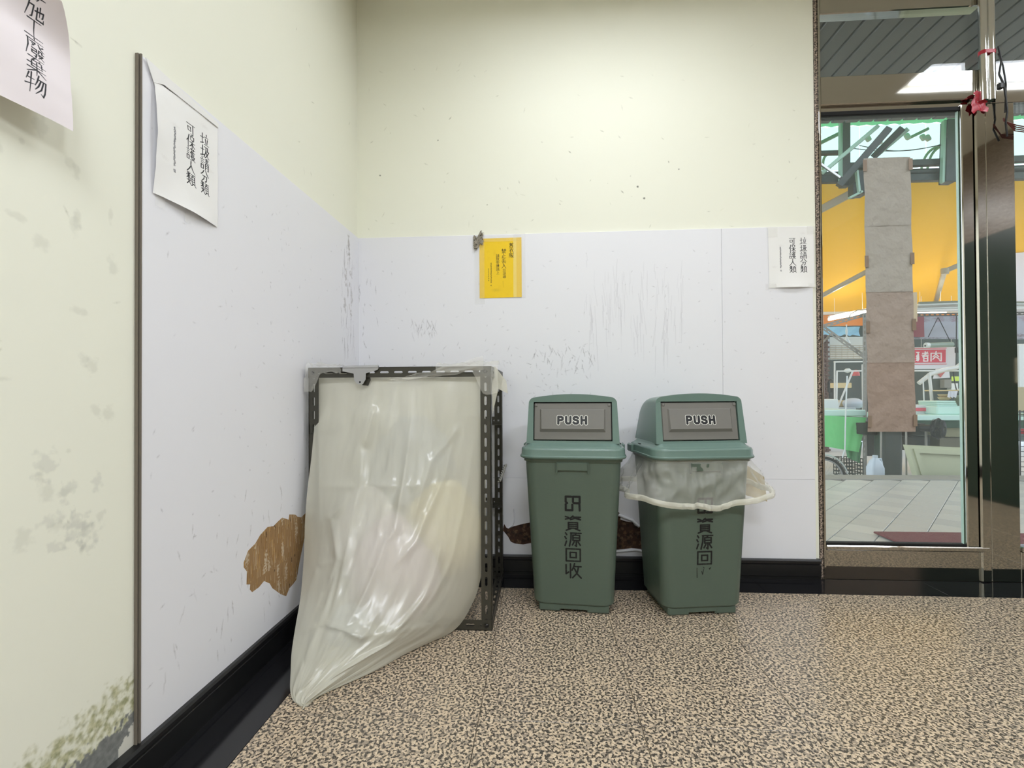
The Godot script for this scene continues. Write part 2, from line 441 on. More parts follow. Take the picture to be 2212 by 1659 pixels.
func surfaces() -> void:
	noise.noise_type = FastNoiseLite.TYPE_SIMPLEX_SMOOTH
	noise.frequency = 0.011
	ridge.noise_type = FastNoiseLite.TYPE_SIMPLEX
	ridge.fractal_type = FastNoiseLite.FRACTAL_RIDGED
	ridge.fractal_octaves = 2
	ridge.frequency = 0.011
	ridge.seed = 8
	var cream := Color8(236, 236, 220)
	var white := Color8(232, 232, 236)
	# the back wall's paint
	var im := blank(1024, 1280, cream)
	scuffs(im, 14, 0.05, 2.2, 1.75, 2.3, Color8(120, 120, 100, 140), 0.004, 0.02, -1.0, 0.8)
	scuffs(im, 60, 0.05, 2.2, 1.7, 2.6, Color8(170, 170, 150, 110), 0.004, 0.03, -1.0, 0.6)
	for p in [[0.12, 2.02], [0.42, 2.19], [1.62, 2.0], [1.42, 1.92], [1.45, 1.86]]:
		blot(im, Vector2(p[0], 3.2 - p[1]) * 400, Vector2(2.2, 2.2), Color8(90, 90, 76, 200))
	var paint_back := tex_mat("cream_paint_back", im, 0.55)
	# the left wall's paint with its rotten corner
	im = blank(1024, 1280, cream)
	scuffs(im, 50, 0.0, 1.7, 0.3, 2.5, Color8(160, 160, 140, 120), 0.005, 0.03, -1.0, 0.7)
	for k in 26:
		blot(im, Vector2(rng.randf_range(1.36, 1.62), 3.2 - rng.randf_range(0.55, 1.45)) * 400, Vector2(rng.randf_range(2, 8), rng.randf_range(2, 10)), Color8(166, 166, 154, 40))
	for k in 9:
		blot(im, Vector2(rng.randf_range(1.40, 1.56), 3.2 - rng.randf_range(0.56, 0.78)) * 400, Vector2(rng.randf_range(4, 14), rng.randf_range(4, 16)), Color8(172, 174, 164, 50), 0.9)
	for y in range(1110, 1280):
		for x in range(520, 690):
			var z := x / 400.0
			var h := 3.2 - y / 400.0
			var e := noise.get_noise_2d(x * 4.0, y * 4.0) * 0.035 + noise.get_noise_2d(x * 14.0, y * 14.0) * 0.03
			var edge := 0.275 - (z - 1.33) * 0.15 + e       # where the paint is spoilt
			var cem := 0.178 - (z - 1.33) * 0.10 + e * 0.7   # where it has fallen off
			if h < edge:
				var k := clampf((edge - h) / 0.03, 0, 1)
				var sp := noise.get_noise_2d(x * 13.0, y * 13.0) * 0.6 + noise.get_noise_2d(x * 34.0, y * 34.0) * 0.3
				var moss := Color8(196, 194, 156).lerp(Color8(134, 136, 98), clampf(0.35 + sp * 1.5, 0, 1))
				var q := im.get_pixel(x, y).lerp(moss, k * clampf(0.55 + noise.get_noise_2d(x * 9.0, y * 9.0) * 1.5, 0.1, 0.95))
				if h < cem:
					q = q.lerp(Color8(140, 142, 138).lerp(Color8(106, 108, 106), clampf(0.5 + sp, 0, 1)), clampf((cem - h) / 0.006, 0, 1))
					if h < 0.150 - (z - 1.33) * 0.9 + e * 0.5 and z < 1.372: q = Color8(214, 212, 200)
				im.set_pixel(x, y, q)
	var paint_left := tex_mat("cream_paint_left", im, 0.55)
	# the white boards
	im = blank(1024, 1280, white)
	var gr := Color8(120, 118, 120, 70)
	scuffs(im, 260, 0.02, 2.2, 0.5, 1.6, gr, 0.003, 0.018, -1.0, 0.55)
	scuffs(im, 70, 1.15, 1.65, 1.25, 1.6, Color8(140, 138, 145, 60), 0.05, 0.3, 0.05, 0.5)
	scuffs(im, 40, 0.28, 0.42, 1.2, 1.28, Color8(100, 98, 100, 70), 0.01, 0.05, 0.5, 0.6)
	scuffs(im, 40, 0.9, 1.2, 1.02, 1.16, Color8(100, 98, 100, 100), 0.01, 0.05, 0.6, 0.6)
	scuffs(im, 120, 0.3, 1.2, 0.85, 1.15, Color8(110, 108, 110, 80), 0.005, 0.03, -1.0, 0.6)
	scuffs(im, 25, 0.0, 0.12, 0.9, 1.6, Color8(110, 108, 110, 90), 0.01, 0.05, 0.3, 0.6)
	var board_back := tex_mat("white_board_back", im, 0.42)
	im = blank(1024, 1280, white)
	scuffs(im, 240, 0.02, 1.3, 0.15, 1.6, gr, 0.003, 0.018, -1.0, 0.55)
	scuffs(im, 40, 0.06, 0.22, 1.1, 1.62, Color8(110, 108, 112, 110), 0.02, 0.12, 0.12, 0.7)
	for k in 14:
		blot(im, Vector2(rng.randf_range(0.08, 0.2), 3.2 - rng.randf_range(1.25, 1.66)) * 400, Vector2(rng.randf_range(2, 6), rng.randf_range(4, 18)), Color8(150, 146, 142, 110), 0.9)
	scuffs(im, 40, 0.7, 1.3, 0.15, 0.6, Color8(120, 118, 116, 90), 0.01, 0.06, 0.5, 0.6)
	var board_left := tex_mat("white_board_left", im, 0.42)
	for m in [paint_back, paint_left, board_back, board_left]:
		m.uv1_scale = Vector3(1 / 2.56, 1 / 3.2, 1)
	mat("cream_paint", cream, 0.6)
	mat("ceiling_white", Color8(226, 222, 208), 0.8)
	# granites
	var floor_g := tex_mat("floor_granite", granite(1024, Color8(190, 170, 143), Color8(218, 200, 174), Color8(138, 127, 112), Color8(70, 65, 58), 0.055), 0.34)
	floor_g.uv1_scale = Vector3(1 / 0.72, 1 / 0.72, 1)
	floor_g.roughness = 0.31
	var wall_g := tex_mat("wall_granite", granite(512, Color8(168, 150, 134), Color8(198, 180, 164), Color8(120, 106, 96), Color8(60, 54, 50), 0.06), 0.3)
	wall_g.uv1_scale = Vector3(1 / 0.35, 1 / 0.35, 1)
	mat("black_granite", Color8(26, 26, 28), 0.12)
	mat("black_skirting", Color8(22, 22, 23), 0.34)
	mat("joint", Color8(84, 74, 64), 0.9)
	# metals
	var st := mat("stainless", Color8(190, 187, 180), 0.045, 1.0)
	st.metallic_specular = 0.5
	mat("chrome", Color8(225, 225, 222), 0.08, 1.0)
	mat("slot_steel", Color8(66, 64, 56), 0.42, 0.35)
	mat("clip_steel", Color8(178, 178, 178), 0.4, 0.75)
	mat("dark_gap", Color8(10, 10, 10), 0.8)
	mat("dark_green_door", Color8(34, 52, 44), 0.3)
	mat("black_rubber", Color8(18, 18, 18), 0.5)
	# glass
	var gl := mat("glass", Color(0.92, 0.97, 0.95, 0.05), 0.0)
	gl.metallic_specular = 0.3
	gl.transparency = BaseMaterial3D.TRANSPARENCY_ALPHA
	mat("glass_edge", Color8(176, 206, 190), 0.15)
	# plastics
	var bin := mat("bin_plastic", Color8(84, 98, 86), 0.36)
	bump(bin, 0.06, 0.6)
	bin.uv1_scale = Vector3(6, 6, 1); bin.normal_scale = 0.25
	var lid := mat("lid_plastic", Color8(104, 127, 118), 0.27)
	lid.normal_enabled = true; lid.normal_texture = bin.normal_texture; lid.normal_scale = 0.2; lid.uv1_scale = Vector3(6, 6, 1)
	mat("flap_plastic", Color8(114, 112, 106), 0.5)
	film("bag_film", Color8(221, 219, 204), 0.72, 0.27, 0.9)
	M.bag_film.metallic_specular = 0.75
	film("thin_film", Color8(236, 234, 224), 0.27, 0.26, 0.6)
	film("hem_film", Color8(238, 236, 222), 0.55, 0.28, 0.8)
	film("clear_tape", Color8(232, 230, 220), 0.07, 0.26, 0.3)
	for q in [["lilac", Color8(222, 206, 224)], ["pale_yellow", Color8(236, 222, 176)], ["white_bag", Color8(232, 230, 234)], ["blue_grey", Color8(170, 178, 190)]]:
		mat(q[0], q[1], 0.45)
	mat("cardboard", Color8(168, 152, 112), 0.85)
	mat("dirt_tape", Color8(150, 142, 126), 0.7)

	# bare plywood under the torn board
	im = blank(256, 256, Color8(152, 120, 80))
	for k in 420:
		var p := Vector2(rng.randf_range(0, 256), rng.randf_range(0, 256))
		line(im, p, p + Vector2(rng.randf_range(-3, 3), rng.randf_range(10, 50)), 0.6, 1.4, [Color8(120, 84, 44, 120), Color8(206, 188, 160, 150), Color8(150, 110, 56, 130), Color8(196, 150, 80, 130)][k % 4])
	for k in 12: blot(im, Vector2(rng.randf_range(0, 256), rng.randf_range(0, 256)), Vector2(8, 30), Color8(214, 204, 186, 150), 0.9)
	for k in 14: blot(im, Vector2(rng.randf_range(0, 256), rng.randf_range(0, 256)), Vector2(3, 8), Color8(84, 62, 40, 200), 0.9)
	var ply := tex_mat("bare_ply", im, 0.9)
	ply.uv1_scale = Vector3(1 / 0.3, 1 / 0.3, 1)
	im = blank(128, 128, Color8(70, 48, 36))
	for k in 60: blot(im, Vector2(rng.randf_range(0, 128), rng.randf_range(0, 128)), Vector2(9, 9), [Color8(110, 84, 60, 160), Color8(40, 28, 22, 200), Color8(140, 120, 96, 110)][k % 3], 0.9)
	var hole := tex_mat("broken_board", im, 0.95)
	hole.uv1_scale = Vector3(1 / 0.15, 1 / 0.15, 1)

# ---------------------------------------------------------------- the room
const DOOR_X := 2.281

func room() -> void:
	var g := G.new()
	g.box(Vector3(-0.06, 1.5, 2.69), Vector3(0.12, 3.0, 5.62))
	var wl := struct("wall_left", g, M.cream_paint_left, "cream painted left wall with mossy spoilt plaster at its foot")
	g = G.new()
	g.box(Vector3(1.0725, 1.5, -0.06), Vector3(2.385, 3.0, 0.12))
	var wb := struct("wall_back", g, M.cream_paint_back, "cream painted back wall above white boards")
	g = G.new()
	g.box(Vector3(2.36, 1.5, 5.56), Vector3(4.72, 3.0, 0.12))
	struct("wall_front", g, M.cream_paint, "cream wall behind the viewer")
	g = G.new()
	g.box(Vector3(4.66, 1.5, 2.69), Vector3(0.12, 3.0, 5.62))
	var wr := struct("wall_right", g, M.wall_granite, "speckled granite clad wall on the right")
	# ceiling with two recesses for the lamps
	g = G.new()
	var y := 2.935
	for q in [[0.0, 4.6, 0.0, 0.68], [0.0, 4.6, 1.02, 3.08], [0.0, 4.6, 3.42, 5.5], [0.0, 0.68, 0.68, 1.02], [1.90, 3.36, 0.68, 1.02], [4.58, 4.6, 0.68, 1.02], [0.0, 0.39, 3.08, 3.42], [1.61, 2.29, 3.08, 3.42], [3.51, 4.6, 3.08, 3.42]]:
		g.box(Vector3((q[0] + q[1]) / 2, y + 0.05, (q[2] + q[3]) / 2), Vector3(q[1] - q[0], 0.1, q[3] - q[2]))
	g.box(Vector3(2.3, y + 0.22, 2.75), Vector3(4.8, 0.04, 5.8))
	struct("ceiling", g, M.ceiling_white, "off-white ceiling with recessed louvre lamps")

	# floor: granite slabs with a black granite border along the walls
	g = G.new()
	g.box(Vector3(2.3, -0.07, 2.69), Vector3(4.84, 0.12, 5.62))
	var fl := struct("floor", g, M.joint, "speckled tan granite slab floor with a black border")
	var T := 0.176
	var p := 0.443
	var xs := [T]
	while xs[-1] < 4.6: xs.append(minf(4.6, 0.317 + p * (xs.size() - 1)))
	var zs := [T]
	while zs[-1] < 5.5: zs.append(minf(5.5, 0.62 + p * (zs.size() - 1)))
	for i in xs.size() - 1:
		for j in zs.size() - 1:
			g = G.new()
			var c := Vector3((xs[i] + xs[i + 1]) / 2, -0.006, (zs[j] + zs[j + 1]) / 2)
			g.box(Vector3.ZERO, Vector3(xs[i + 1] - xs[i] - 0.0016, 0.012, zs[j + 1] - zs[j] - 0.0016), 0.0006)
			var off := Vector2(rng.randf(), rng.randf()) * 3.0
			var turned := rng.randi() % 4
			for k in g.t.size(): g.t[k] = (g.t[k] + off).rotated(PI / 2 * turned)
			obj("floor_slab", g, M.floor_granite, fl, c)
	for e in [-0.2, 0.31, 0.9, 1.42, 1.942, 2.72, 3.5, 4.2]:
		var a := maxf(e, 0.0)
		var b: float = [0.31, 0.9, 1.42, 1.942, 2.72, 3.5, 4.2, 4.6][[-0.2, 0.31, 0.9, 1.42, 1.942, 2.72, 3.5, 4.2].find(e)]
		g = G.new()
		g.box(Vector3((a + b) / 2, -0.006, T / 2), Vector3(b - a - 0.001, 0.0125, T - 0.001), 0.0005)
		obj("border_slab", g, M.black_granite, fl)
	for k in 7:
		g = G.new()
		var a := T if k == 0 else T + 0.78 * k - 0.25
		var b := minf(5.5, T + 0.78 * (k + 1) - 0.25)
		g.box(Vector3(T / 2, -0.006, (a + b) / 2), Vector3(T - 0.001, 0.0125, b - a - 0.001), 0.0005)
		obj("border_slab", g, M.black_granite, fl)

	# white boards on the walls
	var top := 1.697
	var th := 0.009
	for q in [[0.009, 1.8185, 0.4785, top], [1.8195, 2.246, 0.4785, top], [0.009, 1.26, 0.09, 0.4775], [1.261, 2.246, 0.09, 0.4775]]:
		g = G.new()
		g.box(Vector3((q[0] + q[1]) / 2, (q[2] + q[3]) / 2, th / 2), Vector3(q[1] - q[0], q[3] - q[2], th), 0.0006)
		obj("wall_board", g, M.white_board_back, wb)
	g = G.new()
	g.box(Vector3(th / 2, (0.085 + top) / 2, 1.325 / 2), Vector3(th, top - 0.085, 1.325), 0.0006)
	var lb := obj("wall_board", g, M.white_board_left, wl)
	g = G.new()
	g.box(Vector3(th / 2 + 0.001, (0.085 + top) / 2, 1.3265), Vector3(th + 0.002, top - 0.085 + 0.004, 0.003))
	g.box(Vector3(th / 2, (0.085 + top) / 2, 1.3325), Vector3(th - 0.002, top - 0.085, 0.002))
	obj("board_edge", g, mat("board_edge", Color8(112, 104, 92), 0.8), wl).set_meta("label", "dark raw edge of the white board")
	# the torn patch of the left board
	g = G.new()
	g.prism([Vector2(0.944, 0.377), Vector2(0.944, 0.362), Vector2(0.928, 0.343), Vector2(0.93, 0.303), Vector2(0.911, 0.296), Vector2(0.913, 0.28), Vector2(0.901, 0.267), Vector2(0.864, 0.268), Vector2(0.836, 0.277), Vector2(0.802, 0.255), Vector2(0.787, 0.233), Vector2(0.734, 0.19), Vector2(0.699, 0.168), Vector2(0.676, 0.188), Vector2(0.651, 0.192), Vector2(0.625, 0.201), Vector2(0.603, 0.259), Vector2(0.563, 0.344), Vector2(0.542, 0.435), Vector2(0.591, 0.425), Vector2(0.619, 0.435), Vector2(0.634, 0.447), Vector2(0.676, 0.458), Vector2(0.681, 0.44), Vector2(0.724, 0.459), Vector2(0.753, 0.452), Vector2(0.78, 0.444), Vector2(0.815, 0.451), Vector2(0.856, 0.437), Vector2(0.884, 0.417), Vector2(0.922, 0.406)], 0, 0.001, Transform3D(Basis(Vector3(0, 0, 1), Vector3(0, 1, 0), Vector3(1, 0, 0)), Vector3(0.0085, 0, 0)))
	obj("torn_patch", g, M.bare_ply, lb).set_meta("label", "torn patch of bare brown plywood")
	# broken places of the back boards behind the bins
	for q in [[Vector2(0.749, 0.248), Vector2(0.76, 0.23), Vector2(0.769, 0.225), Vector2(0.797, 0.237), Vector2(0.839, 0.249), Vector2(0.889, 0.259), Vector2(0.893, 0.158), Vector2(0.843, 0.148), Vector2(0.801, 0.152), Vector2(0.781, 0.161), Vector2(0.769, 0.184), Vector2(0.751, 0.207), Vector2(0.742, 0.216)], [Vector2(1.281, 0.309), Vector2(1.308, 0.318), Vector2(1.324, 0.3), Vector2(1.321, 0.277), Vector2(1.348, 0.268), Vector2(1.379, 0.264), Vector2(1.393, 0.246), Vector2(1.422, 0.244), Vector2(1.446, 0.251), Vector2(1.477, 0.261), Vector2(1.481, 0.126), Vector2(1.443, 0.12), Vector2(1.418, 0.134), Vector2(1.374, 0.138), Vector2(1.338, 0.132), Vector2(1.28, 0.127)]]:
		g = G.new()
		g.prism(q, 0.0085, 0.0095)
		obj("broken_patch", g, M.broken_board, wb).set_meta("label", "broken dark hole in the white board")
	# curled torn paper skins
	for q in [[[Vector3(1.312, 0.3, 0.012), Vector3(1.348, 0.285, 0.012), Vector3(1.379, 0.274, 0.012), Vector3(1.406, 0.247, 0.012)], 0.007], [[Vector3(1.405, 0.245, 0.012), Vector3(1.432, 0.252, 0.012), Vector3(1.455, 0.27, 0.012), Vector3(1.466, 0.307, 0.012)], 0.006], [[Vector3(1.286, 0.119, 0.012), Vector3(1.342, 0.124, 0.012), Vector3(1.391, 0.13, 0.012), Vector3(1.436, 0.121, 0.012), Vector3(1.463, 0.14, 0.012)], 0.006], [[Vector3(0.77, 0.228, 0.012), Vector3(0.793, 0.245, 0.012), Vector3(0.802, 0.281, 0.012), Vector3(0.798, 0.327, 0.012)], 0.003]]:
		g = G.new()
		g.tube(q[0], q[1], 7)
		obj("torn_skin", g, M.white_board_back, wb)

	# skirting: a lip, a groove, a face
	var prof := [Vector2(0, 0.0), Vector2(0.018, 0.0), Vector2(0.018, 0.016), Vector2(0.022, 0.019), Vector2(0.022, 0.072), Vector2(0.017, 0.076), Vector2(0.017, 0.079), Vector2(0.025, 0.082), Vector2(0.025, 0.092), Vector2(0.020, 0.098), Vector2(0.0, 0.098)]
	g = G.new()
	g.prism(prof, 0.022, 5.5)
	struct("baseboard_left", g, M.black_skirting, "black moulded stone skirting of the left wall")
	g = G.new()
	g.prism(prof, 0.0, 2.262, Transform3D(Basis(Vector3(0, 0, 1), Vector3(0, 1, 0), Vector3(-1, 0, 0)), Vector3(2.262, 0, 0)))
	struct("baseboard_back", g, M.black_skirting, "black moulded stone skirting of the back wall")
	# dark door in the granite wall, seen only as a reflection in the steel
	g = G.new()
	g.box(Vector3(4.585, 1.08, 1.91), Vector3(0.03, 2.16, 1.1), 0.004)
	var d := struct("door_2", g, M.dark_green_door, "dark green door in the granite wall")
	g = G.new()
	g.box(Vector3(4.555, 1.05, 1.46), Vector3(0.03, 0.2, 0.03), 0.006)
	obj("door_handle", g, M.stainless, d)

func lamps() -> void:
	for q in [[1.29, 0.85, "near the corner", 1.75], [3.97, 0.85, "by the shop door", 2.6], [1.0, 3.25, "behind the viewer on the left", 6.6], [2.9, 3.25, "behind the viewer on the right", 6.6]]:
		var t := thing("ceiling_lamp", "recessed louvre ceiling lamp %s" % q[2], "lamp", Vector3(q[0], 2.935, q[1]), 0.0, "recessed ceiling lamps")
		var g := G.new()
		for s in [-1, 1]:
			g.box(Vector3(0, 0.05, s * 0.163), Vector3(1.22, 0.11, 0.006))
			g.box(Vector3(s * 0.607, 0.05, 0), Vector3(0.006, 0.11, 0.32))
		g.box(Vector3(0, 0.108, 0), Vector3(1.22, 0.006, 0.33))
		obj("housing", g, M.lamp_white, t)
		for s in [-1, 1]:
			g = G.new()
			g.tube([Vector3(-0.58, 0.075, s * 0.075), Vector3(0.58, 0.075, s * 0.075)], 0.013, 10)
			obj("lamp_tube", g, M.lamp_tube, t)
		g = G.new()
		for k in 13:
			g.box(Vector3(-0.54 + 0.09 * k, 0.048, 0), Vector3(0.003, 0.024, 0.31))
		g.box(Vector3(0, 0.048, 0), Vector3(1.2, 0.024, 0.004))
		obj("louvre", g, M.lamp_white, t)
		var l := AreaLight3D.new()
		l.name = "lamp_light"
		l.area_size = Vector2(1.1, 0.24)
		l.area_normalize_energy = true
		l.light_color = Color(0.937, 0.962, 1.0)
		l.light_energy = q[3]
		l.light_size = 0.2
		l.shadow_enabled = true
		l.set("area_range", 12.0)
		l.position = Vector3(0, 0.03, 0)
		l.rotation.x = -PI / 2
		t.add_child(l)

# ---------------------------------------------------------------- the glass shop door
func bar(g: G, x0: float, x1: float, y0: float, y1: float, z0: float, z1: float, ch := 0.002) -> void:
	g.box(Vector3((x0 + x1) / 2, (y0 + y1) / 2, (z0 + z1) / 2), Vector3(x1 - x0, y1 - y0, z1 - z0), ch)

func shop_door() -> void:
	# steel jamb against the wall end, speckled granite behind it
	var g := G.new()
	bar(g, 2.268, 2.2815, 0, 2.93, -0.12, 0.004, 0.001)
	struct("trim_1", g, M.wall_granite, "narrow granite reveal beside the glass door")
	g = G.new()
	bar(g, 2.2825, 2.292, 0, 2.93, -0.06, 0.01, 0.001)
	struct("trim_2", g, M.stainless, "thin polished steel jamb of the glass door")
	var d := Node3D.new()
	d.name = "door_1"
	add_child(d)
	d.set_meta("kind", "structure"); d.set_meta("label", "polished steel and glass shop front door")
	# foot rail, polished
	g = G.new()
	bar(g, 2.292, 3.03, 0.0, 0.142, -0.05, 0.0)
	bar(g, 2.292, 3.03, 0.142, 0.165, -0.05, 0.014, 0.004)
	obj("foot_rail", g, M.stainless, d)
	g = G.new()
	bar(g, 2.292, 2.955, 0.166, 0.174, -0.03, 0.0, 0.0)
	obj("gasket", g, M.dark_gap, d)
	# header, polished, and the dark gap of the door track
	g = G.new()
	bar(g, 2.292, 3.03, 2.283, 2.422, -0.05, 0.006, 0.004)
	obj("header_rail", g, M.stainless, d)
	g = G.new()
	bar(g, 2.292, 3.03, 2.236, 2.256, -0.05, -0.004)
	obj("track_gap", g, M.dark_gap, d)
	g = G.new()
	bar(g, 2.292, 3.03, 2.256, 2.283, -0.06, -0.012)
	obj("track", g, M.stainless, d)
	g = G.new()
	bar(g, 2.292, 3.03, 2.725, 2.80, -0.05, 0.006, 0.004)
	bar(g, 2.292, 4.6, 2.80, 2.935, -0.05, 0.0)
	obj("top_rail", g, M.stainless, d)
	# panes
	g = G.new()
	bar(g, 2.292, 2.93, 0.17, 2.24, -0.022, -0.012, 0.0)
	obj("glass_pane", g, M.glass, d)
	g = G.new()
	bar(g, 2.292, 3.03, 2.422, 2.726, -0.022, -0.012, 0.0)
	obj("glass_pane", g, M.glass, d)
	g = G.new()
	bar(g, 2.931, 2.934, 0.17, 2.24, -0.024, -0.010, 0.001)
	obj("glass_edge", g, M.glass_edge, d)
	# the two steel uprights of the sliding leaf and the post
	g = G.new()
	bar(g, 2.9365, 2.990, 0.15, 2.262, -0.03, 0.004, 0.004)
	obj("leaf_stile", g, M.stainless, d)
	g = G.new()
	bar(g, 2.993, 3.040, 0.0, 2.30, -0.05, 0.012, 0.006)
	obj("leaf_post", g, M.stainless, d)
	# wide polished post
	g = G.new()
	bar(g, 3.046, 3.176, 0.0, 2.262, -0.12, 0.0, 0.003)
	obj("steel_post", g, M.stainless, d)
	g = G.new()
	bar(g, 3.046, 4.6, 2.262, 2.36, -0.1, 0.0, 0.003)
	obj("header_rail", g, M.stainless, d)
	for x in [3.022, 3.056]:
		g = G.new()
		g.tube([Vector3(x, 2.262, 0.022), Vector3(x, 2.93, 0.022)], 0.0165, 14)
		obj("chrome_tube", g, M.chrome, d)
	# second bay to the right
	g = G.new()
	bar(g, 3.176, 4.6, 0.166, 2.262, -0.022, -0.012, 0.0)
	obj("glass_pane", g, M.glass, d)
	g = G.new()
	bar(g, 3.046, 4.6, 2.36, 2.80, -0.022, -0.012, 0.0)
	obj("glass_pane", g, M.glass, d)
	g = G.new()
	bar(g, 3.176, 4.6, 0.0, 0.142, -0.05, 0.0)
	bar(g, 3.176, 4.6, 0.142, 0.166, -0.05, 0.014, 0.004)
	obj("foot_rail", g, M.stainless, d)

	# red tape on the tubes and at the leaf's corner
	g = G.new()
	for x in [3.022, 3.056]:
		g.lathe(Vector3(x, 2.478, 0.022), [Vector2(0.018, 0), Vector2(0.018, 0.017)], 14)
	bar(g, 3.022, 3.056, 2.478, 2.495, 0.036, 0.0395, 0.0)
	tag(obj("red_tape", g, mat("red_tape", Color8(176, 30, 48), 0.4)), "red tape band wound round the two chrome tubes", "tape")
	g = G.new()
	var P := []
	for i in 7:
		var row := []
		for j in 7: row.append(Vector3(2.975 + 0.068 * j / 6.0 + 0.006 * sin(i * 1.3), 2.30 - 0.075 * i / 6.0 - 0.02 * (1 - j / 6.0) * (i / 6.0) + 0.012 * sin(j * 0.9), 0.016 + 0.006 * sin(i * 2.1 + j * 1.7) + (0.006 if i < 2 else 0.0)))
		P.append(row)
	g.grid(P)
	tag(obj("red_tape", g, M.red_tape), "crumpled red tape patch at the top of the door post", "tape")
	# cables beside the tubes
	g = G.new()
	g.tube([Vector3(3.082, 2.51, 0.03), Vector3(3.092, 2.44, 0.034), Vector3(3.084, 2.38, 0.03), Vector3(3.10, 2.33, 0.034), Vector3(3.112, 2.27, 0.03), Vector3(3.118, 2.20, 0.03), Vector3(3.11, 2.15, 0.03), Vector3(3.125, 2.09, 0.02)], 0.004, 6)
	g.tube([Vector3(3.086, 2.48, 0.026), Vector3(3.104, 2.42, 0.028), Vector3(3.116, 2.33, 0.028), Vector3(3.112, 2.20, 0.026)], 0.0035, 6)
	g.box(Vector3(3.088, 2.322, 0.03), Vector3(0.022, 0.03, 0.02), 0.005)
	tag(obj("black_cable", g, M.black_rubber), "black cable hanging down beside the chrome tubes", "cable")
	g = G.new()
	for k in 4:
		g.tube([Vector3(3.105, 2.175 - 0.004 * k, 0.024), Vector3(3.15, 2.11 + 0.007 * k, 0.03 + 0.003 * k), Vector3(3.21, 2.10 + 0.008 * k, 0.03), Vector3(3.27, 2.14 + 0.01 * k, 0.03), Vector3(3.36, 2.24 + 0.01 * k, 0.028)], 0.0028, 6)
	tag(obj("brown_wires", g, mat("brown_wire", Color8(92, 40, 34), 0.5)), "loop of thin brown wires over the steel post", "wire")

	# long strip of kraft paper taped on the pane: five sheets end to end
	var t := thing("kraft_paper_strip", "long strip of grey-brown kraft paper taped down the glass door", "paper", Vector3(0, 0, 0))
	var paper := mat("kraft_paper", Color8(166, 163, 155), 0.85)
	paper.backlight_enabled = true; paper.backlight = Color(0.30, 0.28, 0.25)
	bump(paper, 0.02, 3.0)
	paper.uv1_scale = Vector3(0.4, 0.5, 1)
	var brown := mat("kraft_brown", Color8(156, 140, 128), 0.85)
	brown.normal_enabled = true; brown.normal_texture = paper.normal_texture; brown.uv1_scale = paper.uv1_scale
	var half_brown := mat("kraft_half_brown", Color8(161, 150, 140), 0.85)
	half_brown.normal_enabled = true; half_brown.normal_texture = paper.normal_texture; half_brown.uv1_scale = paper.uv1_scale
	var ys := [2.018, 1.70, 1.383, 1.045, 0.716]
	for k in 4:
		P = []
		for i in 13:
			var row := []
			for j in 9:
				var y := lerpf(ys[k], ys[k + 1] - 0.01, i / 12.0)
				var f := (2.018 - y) / 1.3
				var e := noise.get_noise_2d(j * 14.0, y * 420.0) * 0.005
				row.append(Vector3(lerpf(lerpf(2.490, 2.493, f), lerpf(2.703, 2.711, f), j / 8.0) + 0.0015 * sin(y * 25), y, 0.0035 + absf(e) + 0.0012 * (i / 12.0)))
			P.append(row)
		g = G.new()
		g.grid(P)
		obj("paper_sheet", g, [paper, paper, half_brown, brown][k], t)
	var tape := mat("brown_tape", Color8(140, 124, 108), 0.5)
	for q in [[2.4915, 1.98], [2.700, 1.98], [2.494, 1.52], [2.702, 1.53], [2.496, 1.205], [2.706, 1.215], [2.499, 0.755], [2.705, 0.76]]:
		g = G.new()
		g.box(Vector3(q[0], q[1], 0.0105), Vector3(0.018, 0.055, 0.0012))
		obj("tape", g, tape, t)
	g = G.new()
	g.box(Vector3(2.716, 1.30, 0.001), Vector3(0.022, 0.14, 0.002))
	obj("tape", g, mat("pale_tape", Color8(200, 190, 165), 0.6), t)

